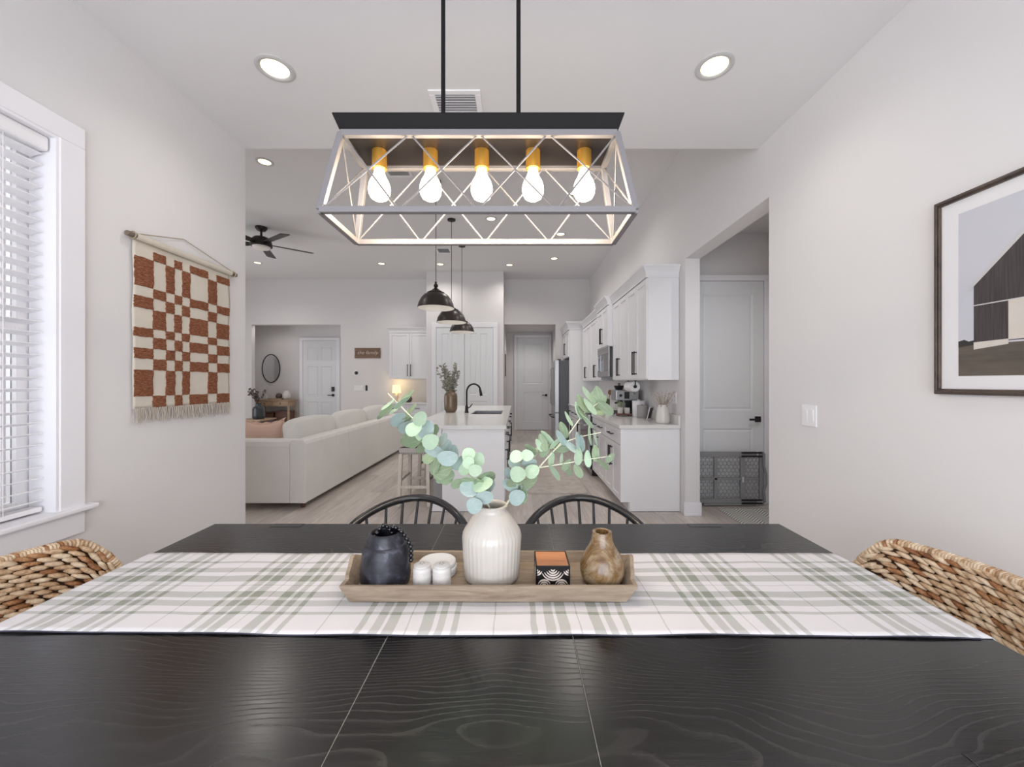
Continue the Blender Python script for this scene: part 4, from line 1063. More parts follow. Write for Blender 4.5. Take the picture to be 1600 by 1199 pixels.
b = MB(); b.lathe([(0, 0), (.045, 0), (.06, .03), (.05, .09), (.04, .09), (.045, .03), (0, .01)], (-6.42, 10.15, .931), 22); one(b, 'candle_cup', m_ceramic, 'small white cup on the foyer console below the mirror', 'cup', smooth=60)
# side table with the dark vase in the great room
tx, ty = -5.58, 8.62
r = thing('side_table', 'dark wooden side table at the sofa corner holding the dark vase', 'table', (tx, ty, 0))
b = MB(); b.box(tx - .34, tx + .18, ty - .28, ty + .28, .545, .575); b.build('table_top', m_wood_console, r, bevel=.003)
b = MB(); b.box(tx - .31, tx + .15, ty - .25, ty + .25, .12, .545); b.build('cabinet_body', m_wood_dark, r, bevel=.003)
for x in (tx - .31, tx + .11):
    for y in (ty - .25, ty + .21):
        b = MB(); b.box(x, x + .04, y, y + .04, .002, .12); b.build('leg', m_wood_dark, r)
vx, vy, vz = -5.60, 8.6, .5755
b = MB(); b.lathe([(0, 0), (.10, 0), (.115, .02), (.118, .06), (.118, .21), (.10, .255), (.06, .28), (.05, .32), (.058, .34), (.05, .34), (.042, .31), (.09, .24), (.10, .05), (0, .02)], (vx, vy, vz), 30); one(b, 'dark_vase', m_vase_dark, 'blue-black bottle vase on the side table near the foyer', 'vase', smooth=50)
stem_bundle((vx, vy, vz + .2), 12, .48, .26, m_dirt, m_darkdecor, 'dark_branches', 'brown and plum branches in the blue-black vase', 'plant', leaves=9, lr=.03, seed=12)
# back wall sign, thermostat, switches
bxr = lambda px: (px - 808) / 620 * YB
bzr = lambda py: 1.362 + (598 - py) / 620 * YB
r = thing('wooden_sign', 'brown barnwood sign with white script on the back wall', 'sign', (bxr(575), YB, bzr(552)))
sx0, sx1, sz0, sz1 = bxr(554.5), bxr(594.8), bzr(560), bzr(544)
for i in range(3):
    a = sz0 + (sz1 - sz0) * i / 3; b = MB(); b.box(sx0 + .004 * (i % 2), sx1 - .003 * ((i + 1) % 2), YB - .020, YB - .001, a + .0008, a + (sz1 - sz0) / 3 - .0008); b.build('board', m_signwood, r, bevel=.002)
fc = bpy.data.curves.new('script', 'FONT'); fc.body = 'the family'; fc.size = .125; fc.shear = .32; fc.align_x = 'CENTER'; fc.align_y = 'CENTER'; fc.extrude = .001; fc.offset = -.0012
fc.materials.append(m_signpaint)
ft = bpy.data.objects.new('script_temp', fc); COL.objects.link(ft); bpy.context.view_layer.update()
fm = bpy.data.meshes.new_from_object(ft.evaluated_get(bpy.context.evaluated_depsgraph_get())); bpy.data.objects.remove(ft)
fo = bpy.data.objects.new('script_lettering', fm); COL.objects.link(fo); put(fo, r); fo.location = Vector(((sx0 + sx1) / 2, YB - .0215, (sz0 + sz1) / 2 + .006)) - ORG[r.name]; fo.rotation_euler = (PI / 2, 0, 0)
fo['label'] = 'white script lettering'
r = thing('thermostat', 'round dark thermostat on the back wall below the wooden sign', 'thermostat', (bxr(557), YB, bzr(583)))
b = MB(); b.lathe([(0, -.001), (.075, -.001), (.075, -.008), (0, -.008)], (bxr(557), YB, bzr(583)), 28, axis='y'); b.build('base_plate', m_white_plastic, r, smooth=40)
b = MB(); b.lathe([(0, -.008), (.04, -.008), (.04, -.026), (.036, -.029), (0, -.029)], (bxr(557), YB, bzr(583)), 28, axis='y'); tag(b.build('dial', m_knead, r, smooth=40), 'dark glass dial')
plate(face_y(YB), bxr(560.5), bzr(606.5), .21, .125, 4, 'wide white rocker switch plate on the back wall under the thermostat')
plate(face_y(YB), bxr(572.7), bzr(606.5), .05, .13, 1, 'narrow dark remote holder on the back wall beside the white switch plate', name='remote_control', cat='remote', m=m_knead)
# hanging wooden piece at the corridor mouth
r = thing('hanging_board', 'narrow dark wooden hanging on the side wall of the corridor', 'wall decor', (-.29, 9.75, 1.75))
b = MB(); b.box(-.2995, -.275, 9.70, 9.82, 1.52, 2.06); b.build('board', m_wood_dark, r, bevel=.003)
b = MB(); b.tube([(-.287, 9.72, 2.06), (-.290, 9.76, 2.15), (-.287, 9.80, 2.06)], .004, 6); b.build('cord', m_rope, r)
# ---- rugs
b = MB(); b.box(.10, .87, 4.85, 6.45, .0008, .009); one(b, 'runner_rug', m_rug, 'faded beige runner rug on the kitchen floor', 'rug', bevel=.003)
b = MB(); b.box(2.15, 2.80, 3.05, 4.26, .0008, .010); q = one(b, 'hall_rug', m_chevron, 'grey and white zigzag rug in the side hallway', 'rug', bevel=.003)
b = MB()
for i in range(44):
    x = 2.155 + i * .0147; b.hexa([(x, 4.26, .001), (x + .006, 4.26, .001), (x + .006, 4.26, .006), (x, 4.26, .006)], [(x + .001, 4.30, .001), (x + .005, 4.30, .001), (x + .005, 4.30, .004), (x + .001, 4.30, .004)])
tag(b.build('fringe', m_chevron, q), kind='stuff')
# ---- pet gate in the hallway
GY0, GY1, GX0, GX1, GZ0, GZ1 = 4.355, 4.385, 1.90, 2.735, .015, .60
r = thing('pet_gate', 'grey plastic pet gate with round mesh standing before the hallway door', 'gate', (2.32, 4.37, 0))
for nm, q in (('top_rail', (GX0, GX1 - .10, .545, .60)), ('bottom_rail', (GX0, GX1 - .10, .035, .085)), ('middle_rail', (GX0, 2.66, .29, .318)), ('side_post', (GX0, GX0 + .04, .085, .545)), ('divider', (2.165, 2.20, .085, .545)), ('divider', (2.455, 2.50, .085, .545)), ('side_post', (2.665, 2.715, .06, .60))):
    b = MB(); b.box(q[0], q[1], GY0, GY1, q[2], q[3]); b.build(nm, m_gate, r, bevel=.004)
for z in (.595, .555, .075, .04):
    b = MB(); b.box(2.46, GX1 - .05, GY0 - .012, GY0 - .001, z - .012, z + .006); tag(b.build('slide_rail', m_black, r, bevel=.002), 'black slide rail')
b = MB(); b.box(GX0 + .15, 2.62, GY0 - .003, GY1, .012, .034); b.build('foot_rail', m_gate, r, bevel=.003)
b = MB(); b.tube([(2.705, GY0 - .01, .585), (2.70, GY0 - .012, .45), (2.725, GY0 - .012, .36), (2.725, GY0 - .012, .25), (2.70, GY0 - .012, .17), (2.715, GY0 - .01, .05)], .012, 8); b.build('bumper', m_gate, r, smooth=50)
b = MB(); b.box(2.466, 2.486, GY0 - .010, GY0 - .001, .265, .325); tag(b.build('latch', m_gateclip, r, bevel=.002), 'white latch')
def mesh_panel(x0, x1, z0, z1):
    b = MB(); px = .0445; pz = px * .866; yy = (GY0 + GY1) / 2; hr = px / 2 * .90; n = 12
    R = px / math.sqrt(3)
    row = 0; z = z0
    while z < z1 + pz * .4:
        x = x0 + (px / 2 if row % 2 else 0)
        while x < x1 + px * .4:
            vs = []
            for k in range(n):
                a = PI / 6 + 2 * PI * k / n
                ro = R if k % 2 == 0 else R * math.cos(PI / 6)
                for rad in (ro, hr):
                    X = min(max(x + rad * math.cos(a), x0), x1); Z = min(max(z + rad * math.sin(a), z0), z1)
                    vs.append((X, yy, Z))
            b.add(vs, [(2 * k, 2 * ((k + 1) % n), 2 * ((k + 1) % n) + 1, 2 * k + 1) for k in range(n)])
            x += px
        z += pz; row += 1
    o = b.build('mesh_panel', m_gate, r, solid=.003); tag(o, kind='stuff')
for a, c in ((GX0 + .04, 2.165), (2.20, 2.455), (2.50, 2.665)):
    for d, e in ((.085, .29), (.318, .545)): mesh_panel(a, c, d, e)
# ================================================================== DINING WALLS
# tapestry: dowel, cloth with tufted blocks, fringe, hanging cord
r = thing('woven_tapestry', 'cream woven wall tapestry with rust checker blocks on a dowel', 'tapestry', (XL, 2.32, 1.23))
tY = [1.990, 2.092, 2.168, 2.225, 2.276, 2.329, 2.463, 2.537, 2.649]
tZ = [2.050, 2.005, 1.855, 1.805, 1.744, 1.644, 1.599, 1.539, 1.485, 1.427, 1.291, 1.230]
xw = XL + .012
b = MB(); b.tube([(XL + .024, 1.945, 2.098), (XL + .024, 2.70, 2.092)], .013, 12); b.build('dowel', m_dowel, r, smooth=50)
def wob(y, z): return .004 * math.sin(y * 19 + z * 3) + .003 * math.sin(z * 14)
b = MB()
def clothf(u, v):
    y = 1.986 + (2.652 - 1.986) * u; z = 1.228 + (2.085 - 1.228) * v
    return (xw + .003 + wob(y, z) * .5, y + .004 * math.sin(z * 21) * (1 if u > .5 else .6), z)
b.grid(clothf, 40, 44); b.build('cloth', m_cloth, r, smooth=60, solid=.003)
b = MB(); b.tube([(XL + .024, 1.99, 2.0985), (XL + .024, 2.65, 2.0925)], .0165, 14); b.build('rod_pocket', m_cloth, r, smooth=50)
R = random.Random(5)
for i in range(8):
    for j in range(11):
        if (i + j) % 2 == 0 and j == 0 and i == 0: continue
        if (i + j) % 2 == 1:
            pa, pb, za, zb = tY[i], tY[i + 1], tZ[j], tZ[j + 1]
            # column 0, 2, 4, 6 carry odd rows; 1, 3, 5, 7 even rows
            n1 = 10
            o = []
            for side in range(4):
                for k in range(n1 if side % 2 else 6):
                    t = k / (n1 if side % 2 else 6); e = R.uniform(-.003, .003)
                    if side == 0: o.append((pa + (pb - pa) * t, zb + e * .6))
                    if side == 1: o.append((pb + e, zb + (za - zb) * t))
                    if side == 2: o.append((pb + (pa - pb) * t, za + e * .6))
                    if side == 3: o.append((pa + e, za + (zb - za) * t))
            m = MB(); N = len(o); cyy, czz = (pa + pb) / 2, (za + zb) / 2
            f = lambda y, z, h: (xw + .003 + wob(y, z) * .5 + h, y, z)
            vs = [f(y, z, .001) for y, z in o] + [f(cyy + (y - cyy) * .985, czz + (z - czz) * .985, .0055) for y, z in o] + [f(cyy + (y - cyy) * .5, czz + (z - czz) * .5, .007) for y, z in o] + [f(cyy, czz, .007)]
            fs = []
            for q in range(2):
                for k in range(N): fs.append((q * N + k, q * N + (k + 1) % N, q * N + N + (k + 1) % N, q * N + N + k))
            for k in range(N): fs.append((2 * N + k, 2 * N + (k + 1) % N, 3 * N))
            m.add(vs, fs); m.build('wool_block', m_wool, r, smooth=60)
b = MB()
for k in range(150):
    y = 1.99 + .66 * k / 149 + R.uniform(-.002, .002); L = R.uniform(.06, .085); s = R.uniform(-.008, .008)
    b.tube([(xw + .003 + R.uniform(0, .006), y, 1.232), (xw + .006 + R.uniform(0, .008), y + s * .5, 1.232 - L * .5), (xw + .004 + R.uniform(0, .008), y + s, 1.232 - L)], [.0022, .002, .0014], 4, caps=False)
tag(b.build('fringe', m_fringe, r), kind='stuff')
b = MB(); b.tube([(XL + .026, 2.0, 2.112), (XL + .006, 2.30, 2.192), (XL + .026, 2.665, 2.106)], .0025, 6)
b.tube([(XL + .024 + .0175 * math.cos(t), 1.975, 2.098 + .0175 * math.sin(t)) for t in [2 * PI * i / 12 for i in range(12)]], .003, 5, closed=True); b.tube([(XL + .024 + .0175 * math.cos(t), 2.675, 2.092 + .0175 * math.sin(t)) for t in [2 * PI * i / 12 for i in range(12)]], .003, 5, closed=True)
b.build('hanging_cord', m_rope, r)
# barn picture on the right wall
r = thing('framed_picture', 'dark framed barn photograph hanging on the dining wall', 'picture', (XR, 1.12, 1.7))
PY0, PY1, PZ0, PZ1 = .56, 1.618, 1.315, 2.087
ex = .022
for q in ((PY0, PY1, PZ0, PZ0 + ex), (PY0, PY1, PZ1 - ex, PZ1), (PY0, PY0 + ex, PZ0 + ex, PZ1 - ex), (PY1 - ex, PY1, PZ0 + ex, PZ1 - ex)):
    b = MB(face_x(XR)); b.box(q[0], q[1], q[2], q[3], .001, .022)
    if q[1] - q[0] > .1: b.box(q[0] + .007, q[1] - .007, q[2] + .006, q[3] - .006, .022, .028)
    else: b.box(q[0] + .006, q[1] - .006, q[2] - .01, q[3] + .01, .022, .028)
    b.build('frame_rail', m_frame, r, bevel=.003)
b = MB(face_x(XR)); b.box(PY0 + ex - .004, PY1 - ex + .004, PZ0 + ex - .004, PZ1 - ex + .004, .002, .012); b.build('mat_board', m_mat, r)
b = MB(face_x(XR)); IY0, IY1, IZ0, IZ1 = .645, 1.535, 1.387, 2.013
def flat(pts, n, mi):
    b.mi = mi; c = len(pts); b.add([(y, z, n) for y, z in pts], [tuple(range(c))])
flat([(IY0, IZ0), (IY1, IZ0), (IY1, IZ1), (IY0, IZ1)], .0125, 0)                                   # sky
flat([(IY0, IZ0), (IY1, IZ0), (IY1, 1.497), (1.485, 1.503), (IY0, 1.50)], .0128, 4)                   # ground
flat([(IY1, 1.497), (1.483, 1.503), (1.483, 1.520), (1.50, 1.517), (1.515, 1.525), (IY1, 1.520)], .0131, 5)   # tree line
def rz(y): return 1.719 + (1.494 - y) * .95
pk = 1.185
flat([(1.483, 1.51), (1.483, rz(1.483) - .006), (pk, rz(pk)), (.88, 1.722), (.88, 1.505)], .0134, 1)        # barn wall
flat([(1.500, 1.708), (1.500, 1.717), (pk, rz(pk) + .020), (.85, 1.716), (.85, 1.698), (pk, rz(pk) + .000), (1.494, 1.710)], .0140, 2)   # roof edge
flat([(1.485, 1.647), (1.485, 1.651), (.88, 1.655), (.88, 1.650)], .0137, 2)
flat([(1.378, 1.512), (1.378, 1.648), (1.20, 1.650), (1.20, 1.512)], .0140, 3)                        # white door
flat([(1.483, 1.485), (1.483, 1.512), (1.378, 1.515), (1.378, 1.497)], .0137, 3)
b.build('photo_print', [m_psky, m_pbarn, m_proof, m_pdoor, m_pground, m_pline], r)
# ================================================================== DINING TABLE
TX0, TX1, TY0, TY1, TZ = -1.287, 1.116, .590, 1.690, .760
S1, S2 = -.307, .132
r = thing('dining_table', 'long black stained wooden dining table with fine leaf seams', 'table', (-.085, 1.14, 0))
for a, c in ((TX0, S1 - .0006), (S1 + .0006, S2 - .0006), (S2 + .0006, TX1)):
    b = MB(); b.box(a, c, TY0, TY1, TZ - .032, TZ); b.build('table_leaf', m_table, r, bevel=.0012, seg=2)
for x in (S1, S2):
    b = MB(); b.box(x - .0005, x + .0005, TY0 + .001, TY1 - .001, TZ - .02, TZ - .0002); b.build('leaf_seam', m_seam, r)  # pale strip: bevel-edge highlight and wear put into its colour
b = MB()
for q in ((TX0 + .08, TX1 - .08, TY0 + .08, TY0 + .105), (TX0 + .08, TX1 - .08, TY1 - .105, TY1 - .08), (TX0 + .08, TX0 + .105, TY0 + .105, TY1 - .105), (TX1 - .105, TX1 - .08, TY0 + .105, TY1 - .105)): b.box(*q, TZ - .115, TZ - .033)
b.build('apron', m_table, r)
for x in (TX0 + .07, TX1 - .16):
    for y in (TY0 + .07, TY1 - .16):
        b = MB(); b.loft([(.002, x + .012, x + .078, y + .012, y + .078), (TZ - .033, x, x + .09, y, y + .09)]); b.build('leg', m_table, r, bevel=.004)
for x0, x1 in ((-1.03, -.905), (.722, .850)):
    for y0, y1 in ((TY0 + .001, .641), (1.653, TY1 - .001)):
        b = MB(); b.box(x0, x1, y0, y1, TZ + .0002, TZ + .0012); b.build('corner_plate', m_table, r, bevel=.0006)
        b = MB(); b.box(x0 - .002, x1 + .002, (y1 if y0 < 1 else y0) - .0022, (y1 if y0 < 1 else y0) + .0022, TZ + .0001, TZ + .0007); b.build('corner_seam', m_black, r)
# plaid runner draped over both ends
def runner_pt(u, v):
    L = TX1 - TX0; dr = .16
    s = -dr + (L + 2 * dr) * u
    fy = .952 - .020 * u + .004 * math.sin(u * 11); by = 1.393 - .004 * u + .002 * math.sin(u * 17)
    y = fy + (by - fy) * v
    rad = .012
    lift = .0022 + .0007 * (1 + math.sin(s * 23 + v * 5)) + (.0025 * (1 - v * 12) * (1 + math.sin(s * 15)) / 2 if v < .08 else 0)
    if 0 <= s <= L: return (TX0 + s, y, TZ + lift)
    d = -s if s < 0 else s - L; sg = -1 if s < 0 else 1; e = TX0 if s < 0 else TX1
    if d < rad * PI / 2:
        a = d / rad; return (e + sg * (rad * math.sin(a)) * .6, y, TZ + lift - rad * (1 - math.cos(a)))
    return (e + sg * (rad * .6 + .004), y, TZ + lift - rad - (d - rad * PI / 2))
b = MB(); b.grid(runner_pt, 220, 24)
rn = b.build('table_runner', m_plaid, None, smooth=70, solid=.0022); tag(rn, 'green and white plaid runner lying across the black dining table', 'table runner')
b = MB()
p = [Vector(runner_pt(.07 + .86 * i / 160, 0)) + Vector((0, -.0012, -.0006)) for i in range(161)]
b.tube(p, .0016, 5); tag(b.build('hem', simple('hem_shadow_navy', (70, 70, 82), .95), rn), 'dark line of hem and shadow along the front edge')  # dark line: the shadow below the hem is put into its colour
# ================================================================== TRAY
r = thing('serving_tray', 'weathered wooden tray with scalloped handles on the plaid runner', 'tray', (-.08, 1.175, .765))
Z0, Z1 = .7655, .8166
bx0, bx1, by0, by1 = -.457, .298, 1.078, 1.272     # outer bottom
tx0, tx1, ty0, ty1 = -.478, .325, 1.060, 1.290     # outer top
n = 4
for i in range(n):
    a = by0 + (by1 - by0) * i / n; b = MB(); b.box(bx0 + .004, bx1 - .004, a + .0005, a + (by1 - by0) / n - .0005, Z0, Z0 + .021); b.build('floor_board', m_traywood, r, bevel=.0008, seg=1)
w = .011
b = MB(); b.hexa([(bx0, by0 - .0, Z0), (bx1, by0, Z0), (bx1, by0 + w, Z0), (bx0, by0 + w, Z0)], [(tx0, ty0, Z1), (tx1, ty0, Z1), (tx1 - .012, ty0 + w, Z1), (tx0 + .012, ty0 + w, Z1)]); b.build('side_board', m_traywood, r, bevel=.0012)
b = MB(); b.hexa([(bx0, by1 - w, Z0), (bx1, by1 - w, Z0), (bx1, by1, Z0), (bx0, by1, Z0)], [(tx0 + .012, ty1 - w, Z1), (tx1 - .012, ty1 - w, Z1), (tx1, ty1, Z1), (tx0, ty1, Z1)]); b.build('side_board', m_traywood, r, bevel=.0012)
for sg, bb, tt in ((-1, bx0, tx0), (1, bx1, tx1)):
    N = 24; vs = []
    for k in range(N + 1):
        t = k / N; s = t * 2 - 1
        hump = max(0, 1 - (abs(s) / .62) ** 2) ** .8 * .030 + (.004 * math.cos(s * 9) if abs(s) < .62 else 0)
        h = Z1 - Z0 + hump; lean = (tt - bb) / (Z1 - Z0)
        yb = by0 + w * .6 + (by1 - by0 - 1.2 * w) * t; yt = ty0 + w * .4 + (ty1 - ty0 - .8 * w) * t
        vs += [(bb, yb, Z0), (bb + lean * h, yt, Z0 + h), (bb + lean * h - sg * w, yt, Z0 + h), (bb - sg * w, yb, Z0)]
    fs = [(3, 2, 1, 0), tuple(4 * N + i for i in range(4))]
    for k in range(N):
        for m_ in range(4): fs.append((k * 4 + m_, k * 4 + (m_ + 1) % 4, k * 4 + 4 + (m_ + 1) % 4, k * 4 + 4 + m_))
    b = MB(); b.add(vs, fs); b.build('end_board', m_traywood, r, bevel=.001)
ZT = Z0 + .0213
# ---- cream vase
vx, vy = -.075, 1.178
r = thing('cream_vase', 'large cream fluted ceramic vase in the middle of the wooden tray', 'vase', (vx, vy, ZT))
prof = [(0, 0), (.073, 0), (.0785, .003), (.0805, .012), (.083, .05), (.0862, .105), (.0872, .122), (.0858, .133), (.081, .143), (.070, .160), (.059, .1765), (.0505, .188), (.0455, .194), (.0432, .200), (.0440, .2055), (.0472, .2100), (.0475, .2130), (.044, .2150), (.039, .2135), (.037, .208), (.038, .196), (.06, .168), (.078, .13), (.074, .06), (.07, .014), (0, .012)]
b = MB(); b.lathe(prof, (vx, vy, ZT), 152, bulge=lambda a, h: 1 + (.017 * abs(math.cos(19 * a)) - .010) * (1 if .006 < h < .125 else .5 if h < .186 else 0))
b.build('vessel', m_creamvase, r, smooth=60)
# ---- eucalyptus branches (each leaf set around the vase at its own depth)
VZ = 1.362
def bp(px, py, d=0.0):
    Y = 1.178 + d; return Vector(((px - 808) / 620 * Y, Y, VZ + (598 - py) / 620 * Y))
def leaf_mesh(col, slim):
    b = MB(); n = 14; vs = []; rim = []
    for k in range(n):
        a = 2 * PI * k / n; rr = 1 - .10 * (1 + math.cos(a)) / 2 * 0
        y = math.cos(a); x = math.sin(a) * slim * (1 - .18 * y)
        z = .16 * (x * x) + .10 * y * y
        rim.append((x, y, z))
    for off in (.018, -.018): vs += [(x, y, z + off) for x, y, z in rim]
    mid = [(0, .55, .02), (0, 0, -.02), (0, -.6, .03)]
    vs += [(x, y, z + .03) for x, y, z in mid] + [(x, y, z - .03) for x, y, z in mid]
    fs = []
    for s in (0, 1):
        o = s * n; m0 = 2 * n + s * 3
        for k in range(n):
            k2 = (k + 1) % n
            ya = (rim[k][1] + rim[k2][1]) / 2
            c = m0 + (0 if ya > .3 else 2 if ya < -.3 else 1)
            fs.append((o + k, o + k2, c))
        # stitch the midrib between fans
        for k in range(n):
            k2 = (k + 1) % n; kp = (k - 1) % n
            def cc(i, j):
                y = (rim[i][1] + rim[j][1]) / 2; return m0 + (0 if y > .3 else 2 if y < -.3 else 1)
            A, B = cc(kp, k), cc(k, k2)
            if A != B: fs.append((o + k, A, B))
    for k in range(n): fs.append((k, n + k, n + (k + 1) % n, (k + 1) % n))
    b.add(vs, fs)
    return b.mesh('leaf', m_leaf[col], 60)
LM = {(c, s): leaf_mesh(c, s) for c in (0, 1, 2) for s in (.92, .5)}
R = random.Random(11)
def add_leaves(root, L):
    for px, py, rad, asp, ang, col, d in L:
        long_ = asp < -.01
        s = .92 if not long_ else .5
        asp = abs(asp)
        base_ = bp(px, py, d); m = (1.178 + d) / 620
        a = math.radians(ang)
        u = Vector((math.cos(a), R.uniform(-.35, .35), math.sin(a))).normalized()          # long axis
        perp = Vector((-math.sin(a), 0, math.cos(a)))
        c = min(1, asp / s); th = math.acos(max(.05, min(1, c))) * R.choice((-1, 1))
        wv = (perp * math.cos(th) + Vector((0, 1, 0)) * math.sin(th)); wv = (wv - u * wv.dot(u)).normalized()
        nn = wv.cross(u)
        if nn.y > 0: nn = -nn; wv = -wv
        o = bpy.data.objects.new('leaf', LM[(col, s)]); COL.objects.link(o); put(o, root)
        k = rad * m * 1.12
        M = Matrix((wv * k, u * k, nn * k)).transposed().to_4x4()
        M.translation = base_ - ORG[root.name]
        o.matrix_local = M
def stems(root, Ls):
    for pts, r0, r1, mt in Ls:
        P = [bp(*p) for p in pts]; Q = []
        for i in range(len(P) - 1):
            for t in (0, .5): Q.append(P[i].lerp(P[i + 1], t))
        Q.append(P[-1]); N = len(Q)
        b = MB(); b.tube(Q, [r0 + (r1 - r0) * i / (N - 1) for i in range(N)], 7); b.build('stem', mt, root, smooth=60)
e1 = thing('eucalyptus_branch', 'round-leaved silver eucalyptus branch leaning out over the bar stools', 'branch', tuple(bp(766, 800)))
stems(e1, [([(772, 850, 0), (764, 792, -.01), (752, 765, -.02), (738, 745, -.03), (716, 728, -.03), (692, 706, -.04), (668, 678, -.05), (646, 655, -.06), (606, 615, -.07)], .0030, .0016, m_stempale),
           ([(716, 728, -.03), (728, 722, -.035), (736, 714, -.04)], .0018, .001, m_stem), ([(700, 716, -.035), (686, 730, -.05)], .0018, .001, m_stem)])
#            px   py   rad  aspect angle col depth
add_leaves(e1, [(607, 633, 12, -.22, 38, 0, -.07), (603, 641, 13, -.25, 40, 2, -.06), (636, 621, 15, -.30, 38, 2, -.08), (628, 628, 14, -.18, 40, 0, -.09), (618, 641, 11, -.2, 30, 0, -.06), (596, 648, 9, -.2, 45, 2, -.05), (640, 644, 15, -.28, 46, 2, -.04),
    (622, 655, 12, .62, 40, 1, -.07), (635, 667, 12, .60, 35, 1, -.07), (632, 659, 15, -.3, 46, 2, -.05), (656, 654, 11, .78, 55, 0, -.10), (647, 671, 12, .80, 30, 0, -.10), (643, 686, 15, .65, 30, 2, -.04), (652, 690, 13, .5, 40, 2, -.03), (636, 682, 9, .6, 60, 0, -.02),
    (667, 672, 14, .86, 60, 1, -.06), (662, 679, 12, .8, 20, 0, -.045), (673, 690, 12, .92, 30, 0, -.085), (693, 687, 10, .62, 65, 1, -.05), (678, 672, 9, .5, 80, 2, -.02), (678, 704, 13, .72, 170, 1, -.07), (659, 698, 10, .5, 60, 2, -.02), (696, 698, 11, .7, 60, 1, -.035), (700, 715, 15, .80, 20, 1, -.085), (708, 708, 12, .8, 75, 1, -.05),
    (717, 723, 12, .62, 60, 1, -.05), (670, 717, 9, .75, 20, 2, -.03), (681, 728, 13, .6, 60, 2, -.045), (692, 736, 15, .75, 20, 2, -.06), (698, 745, 12, .8, 40, 2, -.05), (690, 744, 11, .6, 80, 0, -.04),
    (733, 711, 11, .82, 20, 0, -.085), (732, 723, 9, .9, 60, 0, -.10), (747, 718, 10, .88, 80, 0, -.07), (743, 735, 9.5, .95, 10, 0, -.105), (715, 755, 10, .75, 10, 2, -.05), (727, 733, 10, .8, 40, 0, -.05),
    (738, 752, 17, .60, 160, 2, -.06), (757, 750, 17, .70, 30, 2, -.05), (755, 758, 15, .5, 15, 0, -.075), (735, 763, 16, .66, 170, 1, -.07), (762, 760, 13, .7, 30, 1, -.05), (745, 770, 12, .5, 5, 2, -.04), (758, 776, 13, .85, 30, 1, -.085), (742, 790, 12, .90, 20, 1, -.09)])
e2 = thing('eucalyptus_branch', 'slim-leaved eucalyptus branch leaning out toward the kitchen cabinets', 'branch', tuple(bp(788, 800)))
stems(e2, [([(776, 850, 0), (789, 792, 0), (806, 766, -.02), (824, 745, -.03), (843, 730, -.03), (856, 715, -.03), (868, 702, -.03), (890, 677, -.02), (912, 646, -.02), (936, 629, -.01)], .0030, .0014, m_stempale),
           ([(868, 702, -.03), (880, 692, -.04), (905, 683, -.05), (939, 676, -.06)], .0020, .0011, m_stempale), ([(843, 731, -.03), (880, 725, -.05), (918, 718, -.06), (954, 713, -.07)], .0020, .001, m_stempale),
           ([(868, 702, -.03), (856, 695, -.04), (842, 700, -.05), (832, 706, -.05)], .0016, .0009, m_stem), ([(824, 745, -.03), (812, 732, -.05), (808, 715, -.06)], .0018, .001, m_stem)])
add_leaves(e2, [(807.5, 714, 10, .80, 0, 0, -.08), (824, 712, 9, .85, 0, 0, -.08), (803, 725, 10, .75, 150, 1, -.06), (827, 723, 11, .75, 20, 1, -.06), (810, 741, 12, .90, 10, 0, -.10), (832, 737, 11, .78, 30, 0, -.08), (796, 740, 10, .6, 100, 1, -.05), (806, 752, 14, .6, 5, 2, -.07), (828, 752, 12, .7, 30, 2, -.04), (797, 757, 12, .8, 160, 1, -.05), (823, 757, 11, .7, 30, 1, -.03), (812, 763, 12, .6, 20, 2, -.03),
    (808, 777, 12, .92, 20, 1, -.06), (814, 775, 12, .8, 60, 2, -.04),
    (910, 631, 15, -.42, 120, 2, -.02), (917, 616, 13, -.3, 125, 0, -.01), (935, 617, 14, -.5, 110, 2, -.03), (927, 622, 12, -.4, 80, 0, 0), (946, 638, 14, -.48, 140, 2, -.04), (921, 636, 15, -.3, 130, 0, -.03), (932, 645, 12, -.25, 170, 2, -.02), (939, 630, 13, -.45, 60, 2, 0), (903, 642, 13, -.3, 110, 0, -.03),
    (888, 655, 12, -.22, 120, 0, -.03), (909, 646, 14, -.24, 125, 2, -.03), (919, 659, 12, -.2, 130, 0, -.04), (880, 672, 13, -.45, 115, 2, -.03), (877, 684, 13, -.34, 118, 1, -.05), (891, 698, 14, -.3, 140, 1, -.05), (903, 690, 15, -.28, 105, 1, -.06), (910, 693, 12, -.24, 95, 1, -.06), (921, 681, 14, -.2, 95, 0, -.06), (930, 685, 11, -.2, 100, 0, -.05),
    (857, 685, 15, -.26, 130, 0, -.04), (848, 692, 13, -.45, 110, 2, -.05), (842, 696, 11, -.35, 120, 0, -.06), (830, 702, 11, -.4, 140, 2, -.05), (852, 703, 12, -.5, 60, 2, -.03), (879, 700, 14, -.5, 10, 2, -.02), (868, 692, 12, -.3, 40, 0, -.04), (836, 708, 9, -.3, 60, 0, -.04),
    (862, 717, 11, -.34, 80, 0, -.03), (867, 738, 13, -.28, 125, 0, -.05), (885, 727, 10, -.5, 50, 2, -.05), (877, 718, 9, -.3, 85, 0, -.04), (904, 713, 13, -.4, 85, 0, -.06), (903, 736, 11, -.5, 120, 2, -.06), (918, 717, 12, -.45, 95, 0, -.06), (930, 708, 13, -.45, 100, 2, -.06), (953, 716, 9, -.6, 40, 2, -.07), (942, 725, 11, -.3, 140, 2, -.06), (888, 735, 9, -.4, 120, 2, -.05)])
